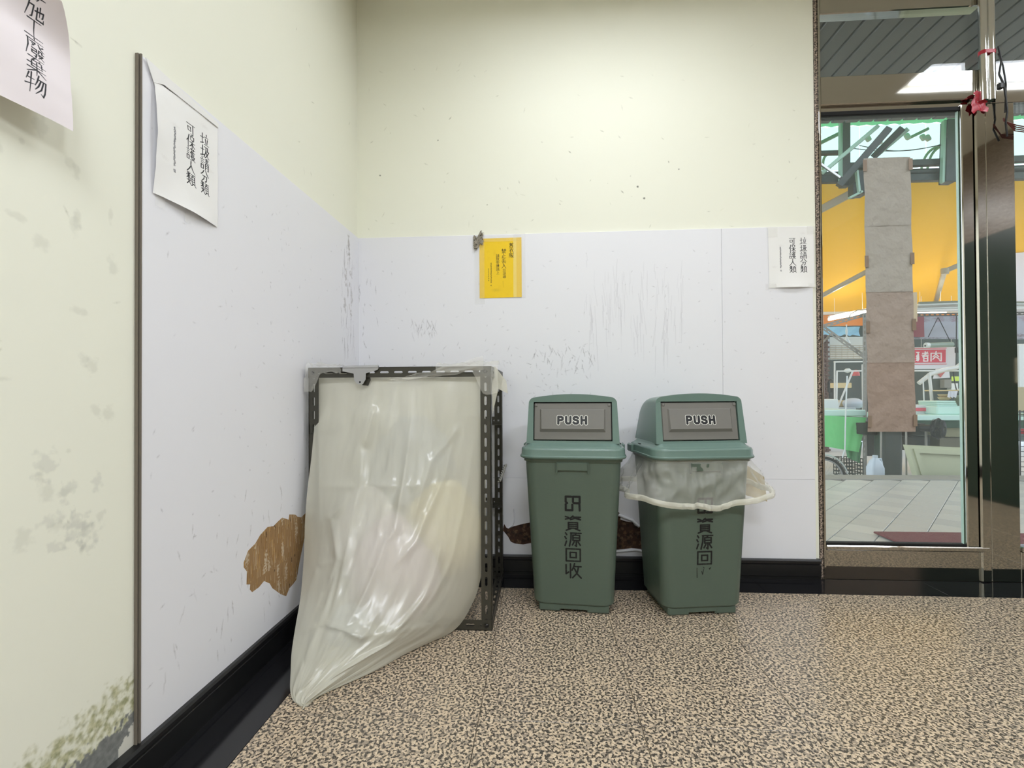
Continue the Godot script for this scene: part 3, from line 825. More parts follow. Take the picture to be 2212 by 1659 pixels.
# ---------------------------------------------------------------- bins
func bin(label: String, at: Vector3, turn: float, worn: bool) -> Node3D:
	var t := thing("recycling_bin", label, "bin", at, turn, "green push lid recycling bins")
	var g := G.new()
	# tapering body with a flared lip
	g.loft([rrect(0.315, 0.245, 0.04, 0.034), rrect(0.328, 0.258, 0.042, 0.042), rrect(0.388, 0.312, 0.045, 0.618), null, rrect(0.402, 0.326, 0.05, 0.622), rrect(0.402, 0.326, 0.05, 0.636)])
	obj("body", g, M.bin_plastic, t)
	g = G.new()
	for z in [0.118, -0.118]:
		for s in [-1, 1]:
			g.box(Vector3(s * 0.098, 0.018, z - 0.012 * signf(z)), Vector3(0.09, 0.036, 0.024), 0.006)
		g.box(Vector3(0, 0.023, z - 0.012 * signf(z)), Vector3(0.24, 0.024, 0.0225), 0.002)
	for s in [-1, 1]: g.box(Vector3(s * 0.131, 0.018, 0), Vector3(0.022, 0.036, 0.21), 0.006)
	obj("foot", g, M.bin_plastic, t)
	# grip under the lip
	for z in [0.157, -0.157]:
		g = G.new()
		g.box(Vector3(0, 0.603, z), Vector3(0.126, 0.034, 0.016), 0.003)
		for s in [-1, 1]: g.box(Vector3(s * 0.062, 0.598, z + 0.004 * signf(z)), Vector3(0.006, 0.044, 0.014), 0.002)
		obj("grip", g, M.bin_plastic, t)
	# lid: skirt with a bead, ledge
	g = G.new()
	g.loft([rrect(0.412, 0.338, 0.055, 0.632), rrect(0.430, 0.356, 0.062, 0.636), rrect(0.434, 0.360, 0.064, 0.641), rrect(0.431, 0.357, 0.063, 0.645), null, rrect(0.424, 0.350, 0.06, 0.647), rrect(0.422, 0.348, 0.06, 0.668), rrect(0.418, 0.344, 0.06, 0.674), rrect(0.410, 0.336, 0.058, 0.677), null, rrect(0.398, 0.322, 0.052, 0.6775), rrect(0.395, 0.319, 0.05, 0.681), rrect(0.386, 0.306, 0.046, 0.684), rrect(0.380, 0.28, 0.04, 0.690), rrect(0.376, 0.25, 0.03, 0.696)])
	for s in [-1, 1]: g.box(Vector3(s * 0.219, 0.655, -0.10), Vector3(0.014, 0.036, 0.06), 0.005)
	var lid := obj("lid", g, M.lid_plastic, t)
	# hinge slots
	for s in [-1, 1]:
		g = G.new()
		g.box(Vector3(s * 0.203, 0.679, -0.03), Vector3(0.006, 0.002, 0.024))
		obj("slot", g, M.dark_gap, lid)
	# dome: a hood over the swinging flap
	g = G.new()
	var rows := []
	for k in 9:
		var u := k / 8.0                     # from the front edge backwards
		var z := lerpf(0.128, -0.142, u)
		var sh := 1.0 - 0.10 * pow(u, 2.2)
		var yt := 0.190 - 0.006 * u - 0.05 * pow(u, 4.0)
		var row := []
		var w0 := 0.1895 * (1.0 - 0.03 * u)
		var w1 := 0.1815 * sh
		var r := 0.026
		for q in 4: row.append(Vector3(-lerpf(w0, w1, q / 4.0), 0.692 + (yt - r) * q / 4.0, z - 0.024 * (q / 4.0) * (1 - u)))
		for q in 6:
			var an := PI / 2 * q / 5.0
			row.append(Vector3(-w1 + r * (1 - cos(an)), 0.692 + yt - r * (1 - sin(an)), z - 0.024 * (1 - u)))
		for q in range(1, 10):
			var x := lerpf(-w1 + r, w1 - r, q / 10.0)
			row.append(Vector3(x, 0.692 + yt + 0.013 * (1 - pow(x / (w1 - r), 2.0)), z - 0.024 * (1 - u)))
		for q in 6:
			var an := PI / 2 * (5 - q) / 5.0
			row.append(Vector3(w1 - r * (1 - cos(an)), 0.692 + yt - r * (1 - sin(an)), z - 0.024 * (1 - u)))
		for q in 4: row.append(Vector3(lerpf(w0, w1, (3 - q) / 4.0), 0.692 + (yt - r) * (3 - q) / 4.0, z - 0.024 * ((3 - q) / 4.0) * (1 - u)))
		rows.append(row)
	g.grid(rows, false, false)
	var back: Array = rows[8]
	g.poly(back, Vector3(0, 0, -1))
	# front: the hood's rim round the flap opening
	var F: Array = rows[0]
	var tilt := func(x: float, y: float) -> Vector3: return Vector3(x, y, 0.128 - 0.024 * (y - 0.692) / 0.164)
	var hole := [tilt.call(-0.161, 0.703), tilt.call(-0.161, 0.862), tilt.call(0.161, 0.862), tilt.call(0.161, 0.703)]
	var n := F.size()
	for k in n - 1:
		var a: Vector3 = F[k]
		var b: Vector3 = F[k + 1]
		var ca: Vector3 = tilt.call(clampf(a.x, -0.161, 0.161), clampf(a.y, 0.703, 0.862))
		var cb: Vector3 = tilt.call(clampf(b.x, -0.161, 0.161), clampf(b.y, 0.703, 0.862))
		g.poly([a, b, cb], Vector3(0, 0, 1))
		if ca.distance_to(cb) > 1e-4: g.poly([a, cb, ca], Vector3(0, 0, 1))
	g.poly([F[0], tilt.call(-0.161, 0.703), tilt.call(0.161, 0.703), F[n - 1]], Vector3(0, 0, 1))
	for k in 4:
		var a: Vector3 = hole[k]
		var b: Vector3 = hole[(k + 1) % 4]
		g.poly([a, b, b + Vector3(0, 0, -0.02), a + Vector3(0, 0, -0.02)], Vector3(0, 0.782, a.z) - (a + b) / 2)
	obj("dome", g, M.lid_plastic, t)
	g = G.new()
	g.poly([hole[0] + Vector3(0, 0, -0.02), hole[1] + Vector3(0, 0, -0.02), hole[2] + Vector3(0, 0, -0.02), hole[3] + Vector3(0, 0, -0.02)], Vector3(0, 0, 1))
	obj("flap_recess", g, M.dark_gap, t)
	# flap with its raised push field, the field lying deeper towards the bottom
	var fl := Node3D.new()
	fl.name = "flap"
	t.add_child(fl)
	fl.position = tilt.call(0, 0.7825); fl.rotation.x = -atan2(0.024, 0.164)
	g = G.new()
	g.box(Vector3(0, 0, -0.008), Vector3(0.316, 0.153, 0.01), 0.003)
	for s in [-1, 1]: g.box(Vector3(s * 0.150, 0.068, -0.002), Vector3(0.012, 0.012, 0.006), 0.002)
	obj("flap_plate", g, M.flap_plastic, fl)
	g = G.new()
	var o1 := [Vector3(-0.134, 0.052, -0.003), Vector3(0.134, 0.052, -0.003), Vector3(0.134, -0.044, -0.003), Vector3(-0.134, -0.044, -0.003)]
	var o2 := [Vector3(-0.129, 0.048, 0.001), Vector3(0.129, 0.048, 0.001), Vector3(0.127, -0.032, 0.007), Vector3(-0.127, -0.032, 0.007)]
	g.poly(o2, Vector3(0, 0, 1))
	for k in 4: g.poly([o1[k], o1[(k + 1) % 4], o2[(k + 1) % 4], o2[k]], (o1[k] + o1[(k + 1) % 4]) / 2 + Vector3(0, 0, 0.01))
	obj("push_field", g, M.flap_plastic, fl)
	# PUSH sticker: black letters with a white edge
	if not M.has("push"):
		var im := blank(384, 128, Color(0.9, 0.9, 0.86, 0), true)
		var letters := [[[Vector2(30, 105), Vector2(30, 25)], [Vector2(30, 25), Vector2(66, 25)], [Vector2(66, 25), Vector2(80, 36)], [Vector2(80, 36), Vector2(80, 54)], [Vector2(80, 54), Vector2(66, 65)], [Vector2(66, 65), Vector2(30, 65)]],
			[[Vector2(120, 25), Vector2(120, 88)], [Vector2(120, 88), Vector2(134, 103)], [Vector2(134, 103), Vector2(156, 103)], [Vector2(156, 103), Vector2(170, 88)], [Vector2(170, 88), Vector2(170, 25)]],
			[[Vector2(257, 40), Vector2(244, 26)], [Vector2(244, 26), Vector2(220, 26)], [Vector2(220, 26), Vector2(208, 36)], [Vector2(208, 36), Vector2(208, 50)], [Vector2(208, 50), Vector2(222, 60)], [Vector2(222, 60), Vector2(244, 66)], [Vector2(244, 66), Vector2(258, 76)], [Vector2(258, 76), Vector2(258, 92)], [Vector2(258, 92), Vector2(244, 103)], [Vector2(244, 103), Vector2(220, 103)], [Vector2(220, 103), Vector2(206, 90)]],
			[[Vector2(298, 25), Vector2(298, 105)], [Vector2(350, 25), Vector2(350, 105)], [Vector2(298, 65), Vector2(350, 65)]]]
		for pass_ in [[20.0, Color8(226, 226, 216)], [13.5, Color8(16, 18, 22)]]:
			for L in letters:
				for s in L: line(im, s[0], s[1], pass_[0], pass_[0], pass_[1])
		tex_mat("push", im, 0.4, true)
	g = G.new()
	var uv := [Vector2(0, 0), Vector2(1, 0), Vector2(1, 1), Vector2(0, 1)]
	g.poly([Vector3(-0.068, 0.027, 0.0032), Vector3(0.068, 0.027, 0.0032), Vector3(0.068, -0.018, 0.0066), Vector3(-0.068, -0.018, 0.0066)], Vector3(0, 0, 1), uv)
	obj("push_sticker", g, M.push, fl)
	# stencilled mark and characters down the front
	var key := "stencil_worn" if worn else "stencil"
	var im2 := blank(128, 576, Color(0.02, 0.025, 0.03, 0), true)
	var ink := Color(0.02, 0.025, 0.03, 1)
	glyph(im2, "mark" if worn else "marka", Vector2(10, 6), Vector2(106, 104), 0.07, 0.07, ink)
	for k in 4:
		if worn and k == 3: continue
		glyph(im2, "資源回收"[k], Vector2(8, 144 + k * 108), Vector2(112, 98), 0.05, 0.056, ink, 0.035)
	if worn:
		for q in [[60, 484, 52, 520], [52, 520, 46, 500], [56, 470, 62, 478], [96, 484, 108, 476], [12, 476, 14, 540], [100, 490, 104, 482]]:
			line(im2, Vector2(q[0], q[1]), Vector2(q[2], q[3]), 1.6, 2.6, ink)
		for k in 700:
			var p := Vector2i(rng.randi_range(0, 127), rng.randi_range(420, 470))
			im2.set_pixel(p.x, p.y, Color(0, 0, 0, 0))
	else:
		for k in 1500:
			var p := Vector2i(rng.randi_range(0, 127), rng.randi_range(60, 575))
			im2.set_pixel(p.x, p.y, Color(0, 0, 0, 0))
	tex_mat(key, im2, 0.6, true)
	g = G.new()
	var fz := func(y: float) -> float: return 0.129 + (y - 0.042) / 0.576 * 0.027 + 0.0008
	var tp := 0.488 if not worn else 0.483
	var lo := 0.142 if not worn else 0.137
	g.poly([Vector3(-0.038, tp, fz.call(tp)), Vector3(0.038, tp, fz.call(tp)), Vector3(0.038, lo, fz.call(lo)), Vector3(-0.038, lo, fz.call(lo))], Vector3(0, 0, 1), uv)
	obj("stencil", g, M[key], t)
	return t

func bins() -> void:
	bin("sage green push lid bin nearer the wire rack, its rim bare", Vector3(1.075, 0, 0.292), deg_to_rad(-5.0), false)
	var b := bin("sage green push lid bin with a clear liner hanging below its rim", Vector3(1.566, 0, 0.288), deg_to_rad(8.0), true)
	# the clear liner, its hem gathered into a thick roll
	var t := thing("bin_liner", "clear plastic liner hanging out under the rim of the right bin", "bin liner", b.position, b.rotation.y)
	var top: Array = rrect(0.404, 0.328, 0.05, 0.632, 0.0, 6)
	var N := 240
	var per := []
	var total := 0.0
	for k in top.size():
		per.append(total)
		total += (top[k] as Vector3).distance_to(top[(k + 1) % top.size()])
	var rows := []
	for i in 15: rows.append([])
	var hem := []
	var hem2 := []
	for j in N:
		var s := total * j / N
		var k := per.size() - 1
		while per[k] > s: k -= 1
		var a: Vector3 = top[k]
		var c: Vector3 = top[(k + 1) % top.size()]
		var p := a.lerp(c, clampf((s - per[k]) / maxf(a.distance_to(c), 1e-5), 0, 1))
		var out := Vector3(p.x / 0.2, 0, p.z / 0.16)
		out = Vector3(signf(out.x) * pow(absf(out.x), 3), 0, signf(out.z) * pow(absf(out.z), 3)).normalized()
		var fr := clampf(p.z / 0.164, -1, 1)           # 1 at the front
		var x := p.x / 0.202
		var drop := 0.155 + 0.022 * fr * (1 - x * x) - 0.030 * maxf(0, x) * absf(x) - 0.012 * maxf(0, -x) + 0.008 * sin(s * 40.0) * 0.5
		var flare := 0.016 + 0.060 * pow(absf(x), 2.0) + 0.012 * noise.get_noise_2d(s * 900.0, 3.0)
		for i in 15:
			var u := i / 14.0
			var wr := (ridge.get_noise_2d(s * 500.0, u * 60.0) * 0.020 + ridge.get_noise_2d(s * 1500.0, u * 90.0 + 90.0) * 0.007) * sin(PI * minf(u * 0.8, 1))
			var fold := 0.011 * u * maxf(0, sin(s * 24.0 + 2.0 * u)) * (0.4 + 0.6 * absf(x))
			rows[i].append(p + out * (0.002 + flare * pow(u, 1.3) + wr + fold) + Vector3(0, -drop * u, 0))
		hem.append(rows[14][j])
	var g := G.new()
	g.grid(rows, true, true)
	obj("film_skirt", g, M.thin_film, t)
	# roll at the hem
	var rr := []
	for i in 9:
		var row := []
		for j in N:
			var an := TAU * i / 8.0
			var h: Vector3 = hem[j]
			var o := Vector3(h.x, 0, h.z).normalized()
			var s := TAU * j / N
			var r := 0.0095 + 0.003 * sin(s * 5.0) + 0.005 * ridge.get_noise_2d(j * 11.0, i * 26.0)
			row.append(h + o * cos(an) * r * 0.75 + Vector3(0, sin(an) * 0.012 - 0.006, 0))
		rr.append(row)
	g = G.new()
	g.grid(rr, true, true)
	obj("hem_roll", g, M.hem_film, t)
	# cardboard behind
	g = G.new()
	g.prism([Vector2(1.833, 0.584), Vector2(1.921, 0.523), Vector2(1.933, 0.414), Vector2(1.844, 0.44), Vector2(1.801, 0.502)], 0.198, 0.202)
	tag(obj("cardboard_scrap", g, M.cardboard), "tan cardboard scrap sticking out behind the right bin", "cardboard")

# ---------------------------------------------------------------- slotted steel rack
func angle(g: G, o: Vector3, L: Vector3, A: Vector3, B: Vector3, ln: float, wd := 0.040) -> void:
	# an L profile along L whose two flanges run along A and B from the corner line
	var th := 0.002
	g.slot_plate(o, L, A, ln, wd, th if L.cross(A).dot(B) > 0 else -th, wd * 0.52)
	g.slot_plate(o, L, B, ln, wd, th if L.cross(B).dot(A) > 0 else -th, wd * 0.52)

func rack() -> void:
	var t := thing("steel_rack", "open rack of dark slotted steel angles in the corner", "rack")
	var x0 := 0.031
	var x1 := 0.746
	var z0 := 0.036
	var z1 := 0.574
	var h := 1.004
	var X := Vector3.RIGHT
	var Y := Vector3.UP
	var Z := Vector3.BACK
	for q in [[x0, z1, X, -Z], [x1, z1, -X, -Z], [x0, z0, X, Z], [x1, z0, -X, Z]]:
		var g := G.new()
		angle(g, Vector3(q[0], 0.0, q[1]), Y, q[2], q[3], h)
		obj("post", g, M.slot_steel, t)
	for y in [0.0, h]:
		for z in [z1 + 0.002, z0 - 0.002]:
			var g := G.new()
			var up: Vector3 = Y if y == 0.0 else -Y
			angle(g, Vector3(x0 + 0.001, y, z), X, up, -Z if z > 0.3 else Z, x1 - x0 - 0.002)
			obj("rail", g, M.slot_steel, t)
		for x in [x0 - 0.002, x1 + 0.002]:
			var g := G.new()
			var up: Vector3 = Y if y == 0.0 else -Y
			angle(g, Vector3(x, y, z0 + 0.001), Z, up, X if x < 0.3 else -X, z1 - z0 - 0.002)
			obj("rail", g, M.slot_steel, t)
	for y in [0.745, 0.345]:
		var g := G.new()
		angle(g, Vector3(x0 + 0.001, y, z0 + 0.003), X, Y, Z, x1 - x0 - 0.002)
		obj("rail", g, M.slot_steel, t)
		g = G.new()
		angle(g, Vector3(x0 + 0.003, y, z0), Z, Y, X, z1 - z0)
		obj("rail", g, M.slot_steel, t)
	# bolts at the front corners
	for q in [[x0 + 0.02, h - 0.02], [x1 - 0.02, h - 0.02], [x0 + 0.02, 0.02], [x1 - 0.02, 0.02]]:
		var g := G.new()
		g.lathe(Vector3(q[0], q[1], z1 + 0.004), [Vector2(0.008, 0), Vector2(0.008, 0.003), Vector2(0.005, 0.005)], 6, Basis(X, PI / 2))
		obj("bolt", g, M.black_skirting, t)
	# twisted cord tied to the right side
	var g := G.new()
	for s in 2:
		var path := []
		for k in 34:
			var u := k / 33.0
			path.append(Vector3(0.723, 0.495, 0.2).lerp(Vector3(0.741, 0.55, 0.06), u) + Vector3(0.02 + 0.005 * cos(u * 26 + PI * s), 0.005 * sin(u * 26 + PI * s), 0))
		g.tube(path, 0.0038, 6)
	tag(obj("cord", g, mat("cord", Color8(150, 148, 140), 0.8)), "twisted grey cord tied to the rack's right side", "cord")

	# bulldog clip on the top rail
	var c := thing("bulldog_clip", "silver bulldog clip holding the bag to the rack's top rail", "clip", Vector3(0.243, h, z1), 0.0)
	g = G.new()
	g.prism([Vector2(-0.070, -0.004), Vector2(0.071, -0.003), Vector2(0.069, -0.011), Vector2(0.046, -0.018), Vector2(0.022, -0.024), Vector2(0.021, -0.048), Vector2(0.010, -0.066), Vector2(-0.012, -0.066), Vector2(-0.024, -0.050), Vector2(-0.026, -0.025), Vector2(-0.070, -0.016)], 0.012, 0.014)
	obj("front_jaw", g, M.clip_steel, c)
	g = G.new()
	g.tube([Vector3(-0.069, -0.001, 0.009), Vector3(0.070, 0.0, 0.009)], 0.007, 10)
	obj("jaw_roll", g, M.clip_steel, c)
	g = G.new()
	g.prism([Vector2(-0.020, -0.02), Vector2(0.030, -0.02), Vector2(0.034, -0.050), Vector2(0.024, -0.072), Vector2(0.002, -0.070), Vector2(-0.010, -0.05)], -0.006, -0.004)
	obj("rear_jaw", g, M.slot_steel, c)
	g = G.new()
	g.lathe(Vector3(-0.001, -0.058, 0.0135), [Vector2(0.0035, 0), Vector2(0.0035, 0.001)], 10, Basis(X, PI / 2))
	obj("jaw_hole", g, M.dark_gap, c)

# ---------------------------------------------------------------- the big bag
# the bag's front sheet: per level, left, middle and right edge points in metres
const CREASES := [[0.30, 0.22, 0.30, 0.34, 0.27, 0.47, 0.24, 0.6, 0.2, 0.75], [0.58, 0.06, 0.57, 0.2, 0.53, 0.37, 0.51, 0.46, 0.46, 0.5, 0.42, 0.58, 0.34, 0.72, 0.25, 0.86],
	[0.84, 0.18, 0.78, 0.3, 0.68, 0.42, 0.62, 0.5, 0.5, 0.58], [0.98, 0.12, 0.88, 0.42, 0.82, 0.55, 0.7, 0.72], [0.26, 0.36, 0.16, 0.43, 0.21, 0.55, 0.15, 0.66], [0.02, 0.335, 0.2, 0.335, 0.5, 0.335, 0.7, 0.33, 0.97, 0.34],
	[0.0, 0.78, 0.2, 0.74, 0.45, 0.78, 0.7, 0.76, 0.95, 0.74], [0.03, 0.8, 0.06, 0.63, 0.10, 0.57], [0.08, 0.57, 0.22, 0.56], [0.22, 0.56, 0.17, 0.7, 0.12, 0.86], [0.76, 0.5, 0.7, 0.66, 0.6, 0.78], [0.9, 0.14, 0.7, 0.26, 0.6, 0.44],
	[0.08, 0.06, 0.02, 0.22], [0.36, 0.1, 0.31, 0.22], [0.7, 0.78, 0.5, 0.9], [0.12, 0.86, 0.04, 0.96], [0.3, 0.9, 0.1, 0.97]]

func bag() -> void:
	# the level's three points: left edge, belly, right edge
	var L := [Vector3(0.05, 0.984, 0.545), Vector3(0.051, 0.867, 0.552), Vector3(0.056, 0.663, 0.6), Vector3(0.049, 0.534, 0.62), Vector3(0.05, 0.417, 0.64), Vector3(0.062, 0.323, 0.67), Vector3(0.081, 0.241, 0.72), Vector3(0.098, 0.181, 0.77), Vector3(0.118, 0.12, 0.84), Vector3(0.139, 0.077, 0.9), Vector3(0.158, 0.042, 0.94), Vector3(0.181, 0.014, 0.985), Vector3(0.21, 0.003, 1.02), Vector3(0.247, -0.002, 1.045)]
	var Mi := [Vector3(0.383, 0.981, 0.548), Vector3(0.391, 0.866, 0.575), Vector3(0.397, 0.667, 0.62), Vector3(0.404, 0.545, 0.66), Vector3(0.411, 0.437, 0.7), Vector3(0.42, 0.352, 0.74), Vector3(0.422, 0.269, 0.775), Vector3(0.418, 0.205, 0.81), Vector3(0.401, 0.139, 0.865), Vector3(0.354, 0.088, 0.91), Vector3(0.312, 0.053, 0.95), Vector3(0.271, 0.026, 1), Vector3(0.251, 0.011, 1.03), Vector3(0.256, -0.001, 1.047)]
	var R := [Vector3(0.709, 0.978, 0.545), Vector3(0.709, 0.864, 0.55), Vector3(0.708, 0.659, 0.555), Vector3(0.708, 0.525, 0.555), Vector3(0.707, 0.401, 0.555), Vector3(0.706, 0.293, 0.55), Vector3(0.698, 0.184, 0.545), Vector3(0.672, 0.099, 0.555), Vector3(0.608, 0.013, 0.6), Vector3(0.481, -0.006, 0.73), Vector3(0.407, -0.009, 0.84), Vector3(0.313, -0.007, 0.945), Vector3(0.271, -0.008, 1), Vector3(0.263, -0.001, 1.046)]
	var lv := [0, 0.088, 0.247, 0.35, 0.446, 0.529, 0.612, 0.68, 0.763, 0.832, 0.887, 0.942, 0.977, 1]
	var rows := []
	var back := []
	var NR := 170
	var NC := 130
	var cr := []
	for c in CREASES:
		var q := []
		for k in range(0, c.size(), 2): q.append(Vector2(c[k], c[k + 1]))
		cr.append(q)
	for i in NR:
		var f := i / (NR - 1.0)
		var k := 0
		while k < lv.size() - 2 and lv[k + 1] < f: k += 1
		var u: float = clampf((f - lv[k]) / (lv[k + 1] - lv[k]), 0, 1)
		var k0 := maxi(k - 1, 0)
		var k3 := mini(k + 2, lv.size() - 1)
		var a: Vector3 = (L[k] as Vector3).cubic_interpolate(L[k + 1], L[k0], L[k3], u)
		var m: Vector3 = (Mi[k] as Vector3).cubic_interpolate(Mi[k + 1], Mi[k0], Mi[k3], u)
		var b: Vector3 = (R[k] as Vector3).cubic_interpolate(R[k + 1], R[k0], R[k3], u)
		var row := []
		var br := []
		var wid := a.distance_to(b)
		for j in NC:
			var s := j / (NC - 1.0)
			var p := a * (2 * (s - 0.5) * (s - 1)) + m * (4 * s * (1 - s)) + b * (2 * s * (s - 0.5))
			var dz := 0.0
			for q in cr:
				var n: int = q.size() - 1
				for e in n:
					var d: Vector2 = q[e + 1] - q[e]
					var pa := Vector2(s, f) - (q[e] as Vector2)
					var kk := clampf(pa.dot(d) / d.length_squared(), 0, 1)
					var di := ((pa - d * kk) * Vector2(wid, 1.25)).length()
					if di < 0.030:
						var along := (e + kk) / n
						dz = maxf(dz, (0.006 if absf(d.y) < 0.03 else 0.017) * pow(1 - di / 0.030, 1.5) * minf(1.0, sin(PI * along) * 2.0))
			var ac := s + 0.42 * f
			dz += noise.get_noise_2d(s * 260.0, f * 90.0) * 0.020 + ridge.get_noise_2d(ac * 260.0, f * 45.0) * 0.007 + ridge.get_noise_2d(ac * 520.0 + 70.0, f * 160.0) * 0.0025
			dz *= smoothstep(0.0, 0.12, f) * sin(PI * clampf(s * 0.94 + 0.03, 0, 1))
			row.append(Vector3(p.x, maxf(p.y, 0.006), p.z + dz))
			var deep := lerpf(0.49, 0.12, smoothstep(0.55, 1.0, f)) * pow(sin(PI * s), 0.3)
			br.append(Vector3(p.x, maxf(p.y, 0.003), maxf(0.045, p.z - deep)))
		rows.append(row); back.append(br)
	var t := thing("plastic_bag", "big milky plastic bag hung in the rack, slumping onto the floor", "bag")
	var g := G.new()
	g.grid(rows)
	obj("front_sheet", g, M.bag_film, t)
	g = G.new()
	g.grid(back, false, true)
	obj("rear_sheet", g, M.bag_film, t)
	# the mouth turned over the rack's top corners
	for q in [[0.022, 0.165, 0.905, 0.0, 31.0], [0.535, 0.775, 0.895, 1.0, 77.0]]:
		g = G.new()
		var P := []
		for i in 26:
			var u := i / 25.0
			var row := []
			for j in 30:
				var s := j / 29.0
				var x := lerpf(q[0], q[1], s)
				var edge := (1 - s) if q[3] == 0.0 else s              # 1 at the post
				var hang := lerpf(0.03, 1.0 - float(q[2]) + 0.012, smoothstep(0.55, 0.8, edge))
				var over := minf(u * 3.0, 1.0)                          # over the rail, then down its face
				var dn := maxf(0, u - 0.333) / 0.667
				var e := noise.get_noise_2d(x * 900.0 + q[4], u * 90.0) * 0.012 + noise.get_noise_2d(x * 2600.0, u * 200.0 + q[4]) * 0.005
				row.append(Vector3(x + e * 0.5, 1.010 + 0.012 * edge * sin(PI * over) + absf(e) * 1.1 - hang * dn, 0.53 + 0.052 * over + absf(e) * 0.9))
			P.append(row)
		g.grid(P)
		obj("bag_cuff", g, M.thin_film, t)
	# the crumpled strip that runs down from the right cuff along the rail
	g = G.new()
	var W := []
	for i in 9:
		var row := []
		for j in 26:
			var s := j / 25.0
			var x := lerpf(0.36, 0.72, s)
			var yc := 0.955 + 0.062 * pow(s, 1.4)
			var e := noise.get_noise_2d(x * 800.0, i * 40.0) * 0.01
			row.append(Vector3(x, yc + (0.5 - i / 8.0) * lerpf(0.012, 0.05, s) + e, 0.584 + absf(e) * 1.2 + 0.004 * sin(i * 1.5)))
		W.append(row)
	g.grid(W)
	obj("bag_cuff", g, M.thin_film, t)
	# tuck at the far right corner
	g = G.new()
	g.prism([Vector2(0, 0), Vector2(0.045, -0.06), Vector2(0.05, -0.11), Vector2(0.012, -0.09), Vector2(-0.012, -0.19), Vector2(-0.016, 0.0)], 0, 0.001, Transform3D(Basis(), Vector3(0.752, 1.008, 0.45)))
	obj("bag_cuff", g, M.hem_film, t)

	# what is in it
	for q in [["lilac tied waste bag low in the middle of the milky bag", "lilac", Vector3(0.37, 0.21, 0.60), Vector3(0.17, 0.19, 0.13)], ["pale yellow waste bag at the right inside the milky bag", "pale_yellow", Vector3(0.53, 0.33, 0.40), Vector3(0.16, 0.17, 0.14)],
			["white waste bag at the left inside the milky bag", "white_bag", Vector3(0.20, 0.34, 0.44), Vector3(0.13, 0.16, 0.14)], ["blue-grey waste bag near the slumped foot of the milky bag", "blue_grey", Vector3(0.26, 0.085, 0.76), Vector3(0.07, 0.075, 0.06)], ["blue-grey waste bag at the back of the milky bag", "blue_grey", Vector3(0.34, 0.56, 0.22), Vector3(0.2, 0.2, 0.12)]]:
		g = G.new()
		var rings := []
		for i in range(1, 20):
			var ring := []
			var th := PI * i / 20.0
			for j in 30:
				var ph := TAU * j / 30.0
				var dv := Vector3(sin(th) * cos(ph), cos(th), sin(th) * sin(ph))
				var r := 1.0 + 0.22 * noise.get_noise_3dv(dv * 70.0 + q[2] * 300.0) + 0.08 * noise.get_noise_3dv(dv * 220.0)
				ring.append(dv * r * q[3] * (1.0 if dv.y < 0.8 else 1.0 + (dv.y - 0.8) * 0.8))
			rings.append(ring)
		g.loft(rings)
		tag(obj("waste_bag", g, M[q[1]], self, q[2]), q[0], "bag")

# ---------------------------------------------------------------- notices
func sheet(key: String, im: Image, at: Transform3D, w: float, h: float, lift: Callable, called: String, parent: Node) -> MeshInstance3D:
	# a sheet of paper: x to the right, y up, z off the wall
	var m := tex_mat(key, im, 0.75)
	m.backlight_enabled = true; m.backlight = Color(0.15, 0.15, 0.15)
	var P := []
	for i in 25:
		var row := []
		for j in 17:
			var q: Vector3 = lift.call(j / 16.0, i / 24.0)
			row.append(at * Vector3(w * j / 16.0 + q.x, -h * i / 24.0 + q.y, q.z))
		P.append(row)
	var g := G.new()
	g.grid(P)
	return obj(called, g, m, parent)

func tape_strip(parent: Node, at: Transform3D, c: Vector3, s: Vector2, m: Material = null) -> void:
	var g := G.new()
	g.box(c, Vector3(s.x, s.y, 0.0006))
	for k in g.v.size():
		g.v[k] = at * g.v[k]; g.n[k] = at.basis * g.n[k]
	obj("clear_tape", g, m if m else M.clear_tape, parent)

func notice_image() -> Image:
	var im := blank(512, 680, Color8(240, 239, 236))
	var ink := Color8(30, 30, 34)
	column(im, "垃圾請分類", 393, 122, 76, 79, 0.03, 0.048, ink)
	column(im, "可保護人類", 270, 122, 76, 79, 0.03, 0.048, ink)
	tiny(im, 15, 135, 221, 19, 18.5, Color8(70, 70, 76))
	for k in 5: blot(im, Vector2(rng.randf_range(20, 480), rng.randf_range(20, 660)), Vector2(30, 14), Color8(226, 224, 220, 90), 0.9)
	return im

